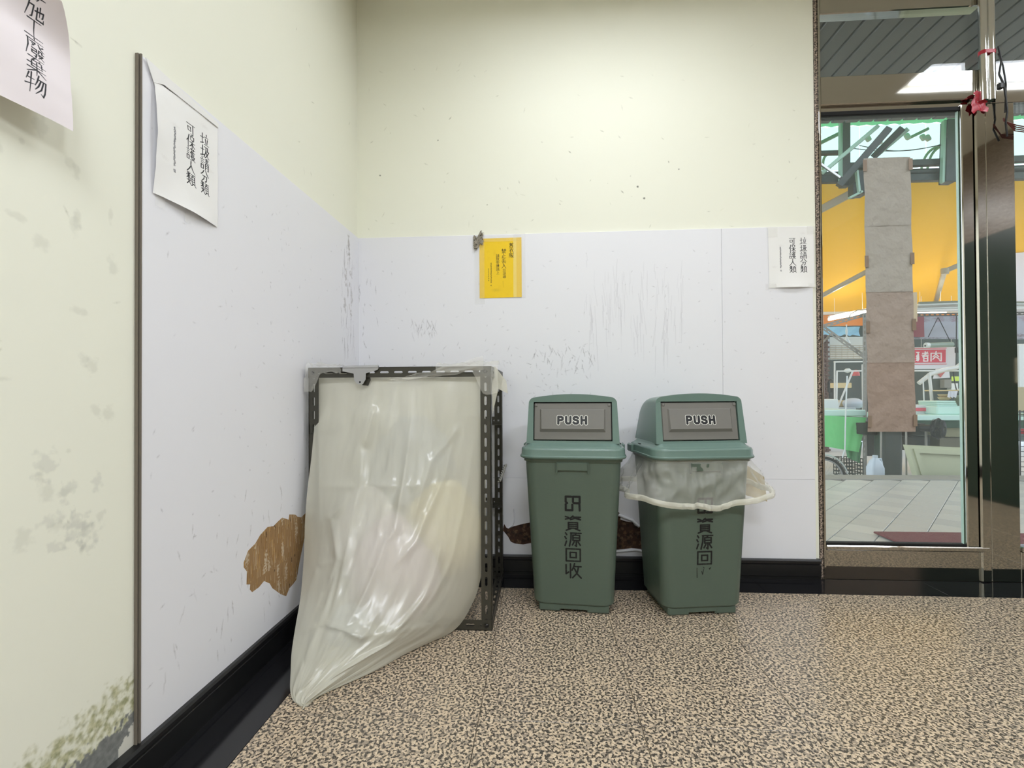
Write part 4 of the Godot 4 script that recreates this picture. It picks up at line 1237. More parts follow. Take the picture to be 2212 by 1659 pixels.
func notices() -> void:
	var n := notice_image()
	# right end of the back wall
	var at := Transform3D(Basis(), Vector3(2.038, 1.696, 0.0102))
	var t := thing("notice", "white notice at the right end of the back wall", "notice", Vector3.ZERO, 0.0, "white sorting notices")
	sheet("notice_right", n, at, 0.212, 0.294, func(u: float, v: float) -> Vector3: return Vector3(0.003 * v, 0.003 * (1 - cos((u - 0.5) * 3)) * (1 - v) - 0.004 * u * (1 - v), 0.0006 + 0.012 * pow(v, 5) * sin(PI * clampf((u - 0.12) * 1.25, 0, 1)) + 0.002 * absf(noise.get_noise_2d(u * 160, v * 200)) + 0.003 * pow(1 - v, 6) * sin(PI * u)), "paper", t)
	tape_strip(t, at, Vector3(0.018, -0.025, 0.004), Vector2(0.05, 0.05)); tape_strip(t, at, Vector3(0.20, -0.02, 0.004), Vector2(0.04, 0.04)); tape_strip(t, at, Vector3(0.01, -0.29, 0.004), Vector2(0.05, 0.03)); tape_strip(t, at, Vector3(0.205, -0.287, 0.004), Vector2(0.04, 0.02))
	# far end of the left wall; x runs towards the corner
	at = Transform3D(Basis(Vector3(0, 0, -1), Vector3(0, 1, 0), Vector3(1, 0, 0)), Vector3(0.0102, 1.678, 1.295))
	t = thing("notice", "white notice on the left wall with its top edge folded over", "notice", Vector3.ZERO, 0.0, "white sorting notices")
	sheet("notice_left", n, at, 0.227, 0.292, func(u: float, v: float) -> Vector3: return Vector3(0.0, -0.018 * (1 - u) * pow(1 - v, 3) - 0.004 * u * v, 0.0008 + 0.011 * pow(1 - u, 2) * sin(PI * clampf(v * 0.95 + 0.05, 0, 1)) + 0.012 * pow(v, 6) * sin(PI * u) + 0.004 * absf(noise.get_noise_2d(u * 180, v * 260))), "paper", t)
	var fold := G.new()
	fold.prism([Vector2(-0.024, 0.018), Vector2(0.227, 0.004), Vector2(0.227, -0.008), Vector2(0.03, -0.012), Vector2(0.0, -0.026)], 0.003, 0.0045, at)
	obj("folded_edge", fold, mat("paper_plain", Color8(236, 235, 232), 0.75), t)
	tape_strip(t, at, Vector3(0.02, -0.30, 0.003), Vector2(0.03, 0.04)); tape_strip(t, at, Vector3(0.11, -0.305, 0.003), Vector2(0.02, 0.04))

	# yellow notice
	var im := blank(512, 724, Color8(244, 204, 32))
	for k in 40: blot(im, Vector2(rng.randf_range(0, 512), rng.randf_range(0, 724)), Vector2(rng.randf_range(6, 30), rng.randf_range(6, 24)), Color8(232, 190, 30, 60), 0.9)
	blot(im, Vector2(200, 630), Vector2(60, 22), Color8(206, 170, 40, 110), 0.9)
	for y in 724:
		for x in range(412, 450):
			im.set_pixel(x, y, im.get_pixel(x, y).lerp(Color8(250, 224, 120), 0.75))
	var ink := Color8(52, 42, 22)
	column(im, "舊衣服", 388, 64, 58, 60, 0.034, 0.05, ink)
	column(im, "禁止丟入", 297, 132, 57, 60, 0.034, 0.05, ink)
	column(im, "垃圾桶", 302, 372, 38, 40, 0.034, 0.05, Color8(84, 70, 30))
	column(im, "請放旁邊地上", 222, 196, 40, 41, 0.034, 0.05, ink)
	tiny(im, 15, 142, 298, 17, 19, Color8(74, 60, 26))
	tiny(im, 7, 110, 366, 15, 23, Color8(110, 92, 34))
	line(im, Vector2(284, 520), Vector2(290, 600), 1.4, 0.8, Color8(170, 136, 30, 200))
	at = Transform3D(Basis(), Vector3(0.632, 1.677, 0.0102))
	t = thing("notice", "yellow notice in the middle of the back wall", "notice")
	sheet("notice_yellow", im, at, 0.2115, 0.2995, func(u: float, v: float) -> Vector3: return Vector3(0, 0.002 * u, 0.0006 + 0.0018 * absf(noise.get_noise_2d(u * 150, v * 200))), "paper", t)
	tape_strip(t, at, Vector3(0.20, -0.14, 0.0045), Vector2(0.06, 0.325)); tape_strip(t, at, Vector3(0.0, -0.15, 0.0045), Vector2(0.05, 0.36)); tape_strip(t, at, Vector3(0.1, -0.002, 0.0045), Vector2(0.22, 0.03))
	var g := G.new()
	var P := []
	for i in 16:
		var row := []
		for j in 16:
			var e := noise.get_noise_2d(i * 33.0, j * 37.0)
			row.append(at * Vector3(-0.028 + 0.046 * j / 15.0 + 0.012 * e, 0.02 - 0.062 * i / 15.0 - 0.016 * sin(j * 0.4) + 0.012 * e, 0.004 + 0.016 * absf(noise.get_noise_2d(i * 60.0 + 40, j * 52.0))))
		P.append(row)
	g.grid(P)
	obj("crumpled_tape", g, M.dirt_tape, t).set_meta("label", "dirty crumpled tape at the corner")

	# hand-lettered sheet curling off the left wall, near the viewer
	im = blank(640, 437, Color8(238, 230, 232))
	var red := Color8(168, 44, 52)
	column(im, "施工廢棄物", 501, 25, 72, 69, 0.03, 0.036, Color8(44, 44, 48), 0.4)
	column(im, "拒收", 345, 70, 74, 66, 0.018, 0.022, red, 0.4)
	at = Transform3D(Basis(Vector3(0, 0, -1), Vector3(0, 1, 0), Vector3(1, 0, 0)), Vector3(0.004, 1.612, 1.825))
	t = thing("handwritten_notice", "hand-lettered paper sheet curling off the left wall near the viewer", "notice")
	sheet("notice_hand", im, at, 0.30, 0.207, func(u: float, v: float) -> Vector3: return Vector3(-0.05 * pow(u, 4) * pow(maxf(0, 0.4 - v) / 0.4, 2), 0, 0.018 + 0.024 * smoothstep(0.0, 0.9, u) + 0.006 * sin((u * 1.1 - v * 0.9) * 7.0) * (1 - 0.5 * u) + 0.030 * pow(maxf(0, 0.36 - v) / 0.36, 1.6) + 0.002 * noise.get_noise_2d(u * 200, v * 200)), "paper", t)

# ---------------------------------------------------------------- the market arcade outside
func pbox(called: String, label: String, cat: String, c: Vector3, s: Vector2, deep: float, m: Material, ch := 0.006, group := "", parent: Node = null) -> MeshInstance3D:
	var g := G.new()
	g.box(Vector3(0, s.y / 2, -deep / 2), Vector3(s.x, s.y, deep), ch)
	var o := obj(called, g, m, parent if parent else self, c - Vector3(0, s.y / 2, 0))
	if label and not parent: tag(o, label, cat, group)
	return o

func rod(called: String, label: String, cat: String, path: Array, r: float, m: Material, group := "", sides := 8) -> MeshInstance3D:
	var g := G.new()
	g.tube(path, r, sides)
	var o := obj(called, g, m)
	tag(o, label, cat, group)
	return o

func beam(g: G, a: Vector3, b: Vector3, w: float, d: float, ch := 0.004) -> void:
	var z := (b - a).normalized()
	var up := Vector3.UP if absf(z.y) < 0.95 else Vector3.BACK
	var x := up.cross(z).normalized()
	g.box((a + b) / 2, Vector3(w, d, a.distance_to(b)), ch, Basis(x, z.cross(x), z))

func slot_beam(g: G, a: Vector3, b: Vector3, wd: float) -> void:
	var L := (b - a).normalized()
	var W := L.cross(Vector3.BACK).normalized()
	g.slot_plate(a - W * wd / 2, L, W, a.distance_to(b), wd, 0.003, wd * 0.5, 0.08, 0.05, wd * 0.3)
	g.slot_plate(a - W * wd / 2, L, Vector3(0, 0, -1), a.distance_to(b), wd, 0.003, wd * 0.5, 0.08, 0.05, wd * 0.3)

func arcade() -> void:
	var steel_g := mat("dark_green_steel", Color8(34, 46, 40), 0.5)
	var pale_g := mat("pale_green_steel", Color8(150, 182, 160), 0.5)
	# platform of small square tiles laid cornerwise
	var g := G.new()
	g.box(Vector3(4.0, -0.22, -1.505), Vector3(12.0, 0.40, 2.89))
	var fl := struct("floor_2", g, mat("tile_joint", Color8(66, 68, 64), 0.9), "arcade floor of small pale square tiles laid cornerwise")
	var tiles := []
	for k in 4: tiles.append(mat("arcade_tile_%d" % k, [Color8(196, 196, 186), Color8(190, 190, 181), Color8(200, 199, 188), Color8(184, 185, 178)][k], 0.35))
	g = G.new()
	g.box(Vector3.ZERO, Vector3(0.1955, 0.014, 0.1955), 0.002)
	var tile := g.mesh()
	var far := G.new()
	var an := deg_to_rad(43.0)
	var ex := Vector3(sin(an), 0, -cos(an))
	var ez := Vector3(cos(an), 0, sin(an))
	var o := Vector3(2.624, -0.013, -0.588)
	for i in range(-30, 40):
		for j in range(-30, 40):
			var c := o + ex * (0.2 * (i + 0.5)) + ez * (0.2 * (j + 0.5))
			if c.z > -0.24 or c.z < -2.66 or c.x < -1.0 or c.x > 8.5: continue
			var seen := c.x > 2.1 - 0.35 * c.z and c.x < 3.2 - 1.05 * c.z
			if seen:
				var t := MeshInstance3D.new()
				t.name = "tile"
				t.mesh = tile; t.material_override = tiles[(i * 7 + j * 13 + i * j) % 4 if (i * 7 + j * 13 + i * j) >= 0 else 0]
				fl.add_child(t, true)
				t.position = c; t.rotation.y = atan2(ex.x, ex.z)
			else:
				far.box(c, Vector3(0.1955, 0.014, 0.1955), 0.0, Basis(Vector3.UP, atan2(ex.x, ex.z)))
	obj("tile_field", far, tiles[0], fl).set_meta("kind", "stuff")
	g = G.new()
	for k in 20:
		g = G.new()
		g.box(Vector3(-1.7 + 0.6 * k, -0.012, -2.82), Vector3(0.597, 0.03, 0.26), 0.004)
		obj("kerb_stone", g, mat("kerb", Color8(150, 148, 138), 0.6) if not M.has("kerb") else M.kerb, fl)
	# street, lower than the arcade
	g = G.new()
	g.box(Vector3(6, -0.50, -12), Vector3(40, 0.1, 19))
	struct("ground", g, mat("street", Color8(206, 206, 200), 0.8), "pale concrete street below the arcade")
	# outer face of the building, arcade soffit of long metal slats
	g = G.new()
	g.box(Vector3(1.9, 3.5, -0.17), Vector3(14, 1.14, 0.1))
	struct("wall_street", g, M.cream_paint, "cream wall above the shop front, outside")
	g = G.new()
	g.box(Vector3(4, 4.0, -1.55), Vector3(12, 0.1, 2.86))
	var so := struct("ceiling_2", g, M.dark_gap, "arcade soffit of long grey metal slats")
	mat("slat", Color8(72, 74, 69), 0.5, 0.3)
	for k in 76:
		g = G.new()
		g.box(Vector3(-1.5 + 0.149 * k, 3.83, -1.56), Vector3(0.128, 0.03, 2.82), 0.006)
		obj("ceiling_slat", g, M.slat, so)
	# door mat
	g = G.new()
	g.box(Vector3(3.88, 0.006, -0.43), Vector3(1.7, 0.012, 0.70), 0.005)
	var mt := mat("red_mat", Color8(112, 44, 46), 0.95)
	bump(mt, 0.3, 2.0)
	tag(obj("door_mat", g, mt), "dark red door mat on the arcade tiles", "mat")

	# green lean-to roof: posts, rails, braces, bright translucent sheets
	var sheet_m := mat("mint_sheet", Color(0.62, 0.97, 0.84, 0.6), 0.5)
	sheet_m.transparency = BaseMaterial3D.TRANSPARENCY_ALPHA
	sheet_m.backlight_enabled = true; sheet_m.backlight = Color(0.62, 1.0, 0.84)
	var fr := thing("lean_to", "dark green steel frame with rails, posts and braces above the awning", "steel frame", Vector3.ZERO)
	for q in [[Vector3(5.497, 4.95, -5), Vector3(5.485, 3.96, -5), 0.11], [Vector3(6.983, 4.888, -5), Vector3(6.944, 3.967, -5), 0.14]]:
		g = G.new()
		beam(g, q[0], q[1], q[2], q[2])
		obj("post", g, steel_g, fr)
		g = G.new()
		beam(g, q[0] + Vector3(-q[2] * 0.62, 0, 0.02), q[1] + Vector3(-q[2] * 0.62, 0, 0.02), 0.035, 0.06)
		obj("post_edge", g, pale_g, fr)
	for q in [[Vector3(4.71, 4.535, -5.1), Vector3(5.539, 4.525, -5.1), 0.05], [Vector3(5.564, 4.312, -5.1), Vector3(7.03, 4.329, -5.1), 0.09], [Vector3(7.056, 4.315, -5.1), Vector3(8.868, 4.345, -5.1), 0.09], [Vector3(4.705, 4.129, -5.1), Vector3(8.864, 4.064, -5.1), 0.10]]:
		g = G.new()
		beam(g, q[0], q[1], 0.08, q[2])
		obj("rail", g, steel_g, fr)
	for q in [[Vector3(5.052, 4.092, -4.8), Vector3(5.707, 4.646, -4.6), 0.05], [Vector3(5.224, 3.852, -4.7), Vector3(5.779, 4.547, -4.5), 0.09], [Vector3(5.834, 4.344, -4.9), Vector3(6.037, 4.606, -4.6), 0.07], [Vector3(5.88, 4.369, -4.9), Vector3(6.111, 4.59, -4.6), 0.05], [Vector3(5.303, 4.781, -5.3), Vector3(5.75, 4.996, -5.3), 0.05], [Vector3(6.614, 4.802, -5.3), Vector3(6.923, 4.948, -5.3), 0.04], [Vector3(7.276, 4.561, -5.3), Vector3(7.562, 4.779, -5.3), 0.10], [Vector3(7.279, 4.805, -5.3), Vector3(7.565, 5.008, -5.3), 0.04]]:
		g = G.new()
		beam(g, q[0], q[1], q[2], q[2])
		obj("brace", g, steel_g if q[2] > 0.055 else pale_g, fr)
	g = G.new()
	beam(g, Vector3(4.92, 4.224, -4.7), Vector3(5.263, 3.957, -4.7), 0.025, 0.035)
	obj("brace", g, M.stainless, fr)
	# arched ribs of the sheets
	for k in 3:
		g = G.new()
		var path := []
		for i in 9:
			var u := i / 8.0
			path.append([Vector3(5.526, 4.507, -5.6), Vector3(7.042, 4.454, -5.6), Vector3(7.134, 4.451, -5.6)][k].lerp([Vector3(5.667, 4.774, -5.6), Vector3(7.329, 4.831, -5.6), Vector3(7.399, 4.843, -5.6)][k], u) + Vector3(-0.08 * sin(PI * u) * 0.6, 0.06 * sin(PI * u), 0))
		g.tube(path, 0.02, 6)
		obj("rib", g, pale_g, fr)
	# service box and pipework hanging under the beam
	g = G.new()
	g.box(Vector3(5.595, 3.932, -4.85), Vector3(0.17, 0.34, 0.2), 0.01)
	g.box(Vector3(5.497, 3.819, -4.8), Vector3(0.10, 0.20, 0.16), 0.02)
	obj("bracket", g, steel_g, fr)
	g = G.new()
	beam(g, Vector3(5.469, 4.071, -4.7), Vector3(5.503, 3.736, -4.7), 0.03, 0.05)
	beam(g, Vector3(5.362, 3.674, -4.7), Vector3(5.541, 3.761, -4.7), 0.05, 0.03)
	obj("bracket", g, pale_g, fr)
	# sagging cables
	for q in [[Vector3(5.585, 4.542, -5), Vector3(6.913, 4.547, -5), 0.07], [Vector3(5.738, 4.604, -5.05), Vector3(6.914, 4.573, -5.05), 0.09]]:
		var path := []
		for i in 17: path.append((q[0] as Vector3).lerp(q[1], i / 16.0) - Vector3(0, q[2] * sin(PI * i / 16.0), 0))
		rod("cable", "thin cable sagging between the green posts, %s" % ("the flatter one" if q[2] < 0.08 else "the deeper one"), "cable", path, 0.006, M.black_rubber, "cables between the green posts", 5)
	# sheets and the green roof behind
	var gz := thing("mint_glazing", "row of bright mint translucent corrugated sheets behind the green frame", "roof glazing", Vector3.ZERO)
	for k in 12:
		g = G.new()
		var P := []
		for i in 2:
			var row := []
			for j in 13:
				row.append(Vector3(1.0 + 1.15 * k + 1.14 * j / 12.0, lerpf(5.72, 4.93, i), -6.6 + 0.03 * (j % 2)))
			P.append(row)
		g.grid(P)
		obj("roof_sheet", g, sheet_m, gz)
	g = G.new()
	var P := []
	for i in 2:
		var row := []
		for j in 120: row.append(Vector3(0.5 + 0.12 * j, lerpf(4.72, 5.74, i) + 0.03 * (j % 2), lerpf(-4.3, -6.62, i)))
		P.append(row)
	g.grid(P)
	var gr := mat("green_roof", Color8(90, 170, 120), 0.6)
	gr.backlight_enabled = true; gr.backlight = Color(0.22, 0.6, 0.36)
	tag(obj("green_roof", g, gr), "green corrugated roof above the mint sheets", "roof")
	mat("white_plastic", Color8(228, 234, 230), 0.4)
	for q in [Vector3(5.965, 4.781, -5.2), Vector3(6.128, 4.725, -5.2), Vector3(6.541, 4.787, -5.2), Vector3(6.769, 4.764, -5.2), Vector3(6.836, 4.754, -5.2)]:
		g = G.new()
		g.box(q, Vector3(0.09, 0.10, 0.04), 0.02, Basis(Vector3(0, 0, 1), 0.5))
		obj("fitting", g, M.white_plastic, fr)

	# yellow awning on folding arms
	var aw := thing("awning", "big yellow fabric awning on folding arms over the market stalls", "awning", Vector3.ZERO)
	var yl := mat("yellow_fabric", Color8(236, 178, 48), 0.8)
	yl.backlight_enabled = true; yl.backlight = Color(0.95, 0.66, 0.12)
	P = []
	for i in 25:
		var row := []
		for j in 41:
			var u := i / 24.0
			var s := j / 40.0
			row.append(Vector3(lerpf(1.5, 12.5, s), lerpf(4.18, 2.62, u) - 0.10 * sin(PI * u) + 0.02 * sin(s * 60.0) * sin(PI * u), lerpf(-5.15, -8.3, u)))
		P.append(row)
	g = G.new()
	g.grid(P, false, true)
	obj("fabric", g, yl, aw)
	g = G.new()
	g.tube([Vector3(1.5, 4.2, -5.12), Vector3(12.5, 4.2, -5.12)], 0.05, 10)
	obj("roller", g, steel_g, aw)
	g = G.new()
	beam(g, Vector3(1.5, 2.6, -8.32), Vector3(12.5, 2.6, -8.32), 0.06, 0.07)
	obj("front_bar", g, mat("white_metal", Color8(226, 226, 220), 0.35), aw)
	var or_ := mat("orange_fabric", Color8(222, 140, 62), 0.8)
	g = G.new()
	P = []
	for i in 3:
		var row := []
		for j in 60: row.append(Vector3(1.5 + 11.0 * j / 59.0, 2.58 - 0.13 * i, -8.33 + 0.02 * (j % 2)))
		P.append(row)
	g.grid(P)
	obj("valance", g, or_, aw)
	for q in [[Vector3(5.402, 3.816, -5.6), Vector3(5.817, 4.001, -5.25), 0.11], [Vector3(6.167, 2.663, -7), Vector3(6.724, 3.027, -6.4), 0.075], [Vector3(8.016, 2.999, -6.4), Vector3(8.534, 3.238, -6.2), 0.08], [Vector3(8.016, 2.999, -6.4), Vector3(9.253, 2.667, -8.2), 0.075]]:
		g = G.new()
		beam(g, q[0], q[1], 0.07, q[2], 0.01)
		obj("arm", g, mat("arm_metal", Color8(170, 162, 140), 0.4) if not M.has("arm_metal") else M.arm_metal, aw)
	g = G.new()
	g.lathe(Vector3(7.992, 2.99, -6.36), [Vector2(0.055, -0.05), Vector2(0.06, 0), Vector2(0.055, 0.05)], 12)
	obj("elbow", g, M.arm_metal, aw)

	# ---- stall on the left
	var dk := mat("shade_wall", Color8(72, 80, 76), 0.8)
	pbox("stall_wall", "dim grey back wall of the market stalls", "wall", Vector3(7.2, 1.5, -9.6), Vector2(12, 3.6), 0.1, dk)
	# brick pier
	var bp := thing("brick_pier", "dark brick pier behind the left stall", "pillar", Vector3.ZERO)
	var br0 := Vector3(7.13, 2.176, -8.6)
	var br1 := Vector3(7.324, -0.69, -8.6)
	g = G.new()
	g.box((br0 + br1) / 2 + Vector3(0, 0, -0.1), Vector3(br1.x - br0.x - 0.01, br0.y - br1.y, 0.18))
	obj("mortar", g, mat("mortar", Color8(140, 130, 124), 0.9), bp)
	g = G.new()
	var rows_n := int((br0.y - br1.y) / 0.052)
	for r in rows_n:
		for k in 2:
			var bw := (br1.x - br0.x) / 2
			g.box(Vector3(br0.x + bw * (k + 0.5) + (0.02 if r % 2 else -0.02), br1.y + 0.052 * (r + 0.5), br0.z), Vector3(bw - 0.014, 0.04, 0.03), 0.003)
	obj("bricks", g, mat("dark_brick", Color8(92, 70, 66), 0.9), bp).set_meta("kind", "stuff")
	pbox("wall_cabinet", "pale grey shutter box high behind the left stall", "shutter", Vector3(7.868, 1.877, -8.8), Vector2(0.794, 0.503), 0.2, mat("pale_grey", Color8(206, 212, 206), 0.6))
	g = G.new()
	for k in 7:
		beam(g, Vector3(7.46, 1.942, -8.78).lerp(Vector3(7.457, 1.648, -8.78), k / 6.0), Vector3(8.233, 1.933, -8.78).lerp(Vector3(8.229, 1.64, -8.78), k / 6.0), 0.006, 0.012)
		beam(g, Vector3(7.46, 1.942, -8.78).lerp(Vector3(8.233, 1.933, -8.78), k / 6.0), Vector3(7.457, 1.648, -8.78).lerp(Vector3(8.229, 1.64, -8.78), k / 6.0), 0.006, 0.006)
	tag(obj("wire_mesh", g, M.arm_metal), "fine wire mesh on the pale shutter box", "mesh")
	g = G.new()
	P = []
	for i in 5:
		var row := []
		for j in 15: row.append(Vector3(6.755, 2.277, -8.1).lerp(Vector3(7.671, 2.264, -8.1), j / 14.0) + Vector3(0, -0.165 * i / 4.0 - 0.015 * (j % 3) * i / 4.0, 0.03 * sin(j * 1.1 + i)))
		P.append(row)
	g.grid(P)
	var bl := mat("blue_tarp", Color8(150, 214, 250), 0.4)
	bl.backlight_enabled = true; bl.backlight = Color(0.35, 0.65, 0.9)
	tag(obj("blue_tarp", g, bl), "strip of light blue tarpaulin behind the left stall", "tarpaulin")
	# slotted angles carrying the stall's roof edge
	var sr := thing("angle_scaffold", "frame of slotted steel angles at the left stall", "steel frame", Vector3.ZERO)
	for q in [[Vector3(5.033, 1.842, -5), Vector3(5.78, 2.045, -5), 0.05], [Vector3(5.169, 1.874, -5.05), Vector3(5.804, 1.393, -5.05), 0.06], [Vector3(5.721, 2.058, -4.95), Vector3(5.688, -0.569, -4.95), 0.055], [Vector3(5.167, 1.6, -5.1), Vector3(5.358, 1.794, -5.1), 0.02]]:
		g = G.new()
		slot_beam(g, q[0], q[1], q[2])
		obj("slotted_angle", g, mat("grey_angle", Color8(150, 148, 138), 0.5, 0.3) if not M.has("grey_angle") else M.grey_angle, sr)
	# fluorescent tubes under the awning
	lamp_stick(Vector3(6.633, 2.328, -7.4), Vector3(7.391, 2.472, -7.4), "white tube lamp hanging over the left stall")
	lamp_stick(Vector3(7.977, 2.368, -7), Vector3(8.506, 2.368, -7), "white tube lamp over the right stall, nearer the kraft paper")
	lamp_stick(Vector3(9.495, 2.392, -7.4), Vector3(11.011, 2.422, -7.4), "white tube lamp behind the steel post")
	# white bag hanging on a string
	g = G.new()
	g.lathe(Vector3(5.613, 1.633, -5.2), [Vector2(0.05, 0.0), Vector2(0.046, 0.02), Vector2(0.022, 0.075), Vector2(0.008, 0.12), Vector2(0.014, 0.16), Vector2(0.016, 0.2), Vector2(0.006, 0.25), Vector2(0.01, 0.29)], 10)
	tag(obj("hanging_bag", g, M.white_plastic), "white knotted plastic bag hanging from the stall frame", "bag")
	rod("string", "tan string from the hanging white bag to the awning", "string", [Vector3(5.617, 1.96, -5.2), Vector3(5.68, 2.087, -5.2), Vector3(5.84, 2.159, -5.3), Vector3(6.071, 2.18, -5.4)], 0.008, M.cardboard)
	# glass show case of the left stall
	var cs := thing("show_case", "white framed glass show case on the left stall", "show case", Vector3.ZERO)
	for q in [[Vector3(5.892, 1.398, -6), Vector3(6.486, 1.4, -6)], [Vector3(5.936, 1.241, -6), Vector3(6.484, 1.244, -6)], [Vector3(5.943, 1.24, -6), Vector3(5.927, 0.565, -6)], [Vector3(6.358, 1.354, -6), Vector3(6.356, 0.564, -6)], [Vector3(6.011, 1.226, -5.7), Vector3(5.749, 0.592, -5.7)], [Vector3(6.026, 1.41, -6.2), Vector3(6.018, 0.766, -6.2)]]:
		g = G.new()
		beam(g, q[0], q[1], 0.02, 0.024)
		obj("frame_bar", g, M.white_metal, cs)
	g = G.new()
	g.lathe(Vector3(6.631, 1.178, -6.6), [Vector2(0.06, 0.0), Vector2(0.055, 0.05), Vector2(0.035, 0.09), Vector2(0.012, 0.11)], 12)
	var rl := tag(obj("red_lamp", g, mat("red_plastic", Color8(206, 92, 92), 0.4)), "small red lampshade in the left show case", "lampshade")
	g = G.new()
	g.lathe(Vector3(6.302, 1.219, -6.3), [Vector2(0.0, 0.0), Vector2(0.05, 0.02), Vector2(0.055, 0.05), Vector2(0.03, 0.08)], 12)
	tag(obj("lamp_globe", g, M.white_plastic), "round white lamp globe in the left show case", "lamp")
	pbox("wooden_tray", "pale wooden tray standing behind the left counter", "tray", Vector3(6.29, 1.005, -6.4), Vector2(0.284, 0.09), 0.15, mat("pale_wood", Color8(224, 200, 150), 0.6))
	pbox("wooden_tray", "light wooden box on the left counter", "box", Vector3(6.019, 0.694, -6), Vector2(0.106, 0.102), 0.12, M.pale_wood)
	pbox("foam_box", "white foam box at the left end of the left counter", "box", Vector3(5.557, 0.686, -5.6), Vector2(0.353, 0.179), 0.3, M.white_plastic, 0.02)
	g = G.new()
	g.lathe(Vector3(6.136, 0.615, -5.9), [Vector2(0.09, 0.0), Vector2(0.13, 0.02), Vector2(0.15, 0.075), Vector2(0.155, 0.09), Vector2(0.14, 0.12), Vector2(0.08, 0.16), Vector2(0.03, 0.17)], 16)
	tag(obj("sack", g, mat("pale_sack", Color8(196, 204, 214), 0.6)), "plump grey-white sack on the left counter", "sack")
	pbox("folded_sheet", "grey plastic sheet folded beside the grey-white sack", "plastic sheet", Vector3(5.861, 0.611, -5.7), Vector2(0.399, 0.052), 0.3, mat("grey_sheet", Color8(176, 186, 190), 0.5), 0.012)
	g = G.new()
	for q in [[Vector3(6.369, 0.991, -6.9), 0.11], [Vector3(6.401, 0.842, -6.9), 0.13]]:
		g.lathe(q[0], [Vector2(0.02, -0.14), Vector2(q[1] * 0.5, -0.1), Vector2(q[1] * 0.5, 0.08), Vector2(0.02, 0.14)], 10)
	tag(obj("black_motor", g, M.black_rubber), "black motor behind the left counter", "motor")
	# left counter with green cloth
	var ct := thing("stall_counter", "left stall counter with a mint top under a green cloth", "counter", Vector3.ZERO)
	pbox("counter_top", "", "", Vector3(5.128, 0.59, -4.65), Vector2(0.797, 0.086), 2.2, mat("mint_top", Color8(206, 238, 224), 0.4), 0.01, "", ct)
	var gc := mat("green_cloth", Color8(134, 226, 146), 0.75)
	gc.backlight_enabled = true; gc.backlight = Color(0.3, 0.7, 0.35)
	g = G.new()
	P = []
	for i in 16:
		var row := []
		for j in 41:
			var s := j / 40.0
			var a: Vector3 = Vector3(4.713, 0.569, -4.62).lerp(Vector3(5.512, 0.528, -4.62), s)
			var b: Vector3 = Vector3(4.708, 0.161, -4.62).lerp(Vector3(5.406, 0.038, -4.62), s)
			row.append(a.lerp(b, i / 15.0) + Vector3(0, 0, 0.02 * sin(s * 34.0 + 2.0 * sin(s * 9.0)) * smoothstep(0.55, 1.0, s) * (0.3 + 0.7 * i / 15.0) + 0.01 * noise.get_noise_2d(j * 30.0, i * 40.0)))
		P.append(row)
	g.grid(P)
	obj("green_cloth", g, gc, ct)
	g = G.new()
	P = []
	for i in 8:
		var row := []
		for j in 16:
			var s := j / 15.0
			row.append(Vector3(5.268, 0.087, -4.7).lerp(Vector3(5.509, 0.173, -4.7), s).lerp(Vector3(5.291, -0.045, -4.7).lerp(Vector3(5.468, -0.13, -4.7), s), i / 7.0) + Vector3(0, 0, 0.02 * sin(s * 12.0)))
		P.append(row)
	g.grid(P)
	obj("green_cloth", g, mat("green_cloth_thin", Color8(96, 158, 110), 0.8), ct)
	rod("white_rope", "white rope hanging down in front of the green cloth", "rope", [Vector3(5.213, 1.115, -4.55), Vector3(5.197, 0.804, -4.55), Vector3(5.179, 0.415, -4.55), Vector3(5.169, 0.079, -4.55), Vector3(5.15, 0.027, -4.55), Vector3(5.137, -0.025, -4.55)], 0.009, M.white_plastic)
	# bicycle wheel under the counter
	var wh := thing("bicycle_wheel", "bicycle wheel under the green clothed counter", "wheel", Vector3(4.985, -0.359, -4.75))
	g = G.new()
	var ring := []
	for k in 40: ring.append(Vector3(cos(TAU * k / 40), sin(TAU * k / 40), 0) * 0.30)
	g.tube(ring, 0.022, 10, true)
	obj("tyre", g, M.black_rubber, wh)
	g = G.new()
	for k in 40: ring[k] = ring[k] * 0.92
	g.tube(ring, 0.013, 8, true)
	obj("rim", g, M.clip_steel, wh)
	g = G.new()
	for k in 24: g.tube([Vector3(0, 0, 0.02 * (k % 2)), Vector3(cos(TAU * k / 24), sin(TAU * k / 24), 0) * 0.275], 0.0015, 4)
	g.tube([Vector3(0, 0, -0.05), Vector3(0, 0, 0.05)], 0.025, 10)
	obj("spokes", g, M.clip_steel, wh)
	g = G.new()
	ring = []
	for k in 15: ring.append(Vector3(cos(0.2 + 1.3 * k / 14.0), sin(0.2 + 1.3 * k / 14.0), 0) * 0.345)
	g.tube(ring, 0.012, 6)
	obj("mudguard", g, M.white_plastic, wh)
	crate(Vector3(5.44, -0.339, -4.8), "dark green wire crate beside the bicycle wheel", 0.26, 0.26, M.dark_green_steel)

	# ---- middle, under the kraft paper
	var jug := thing("water_jug", "pale plastic jug standing at the arcade's edge", "jug", Vector3(Vector3(4.77, -0.087, -3.35).x, -0.25, -3.35))
	g = G.new()
	g.loft([rrect(0.13, 0.13, 0.03, 0.0), rrect(0.14, 0.14, 0.03, 0.02), rrect(0.14, 0.14, 0.03, 0.27), rrect(0.10, 0.10, 0.03, 0.34), rrect(0.045, 0.045, 0.02, 0.385), null, rrect(0.05, 0.05, 0.022, 0.39), rrect(0.05, 0.05, 0.022, 0.41)])
	obj("jug_body", g, mat("pale_plastic", Color8(196, 208, 214), 0.35), jug)
	g = G.new()
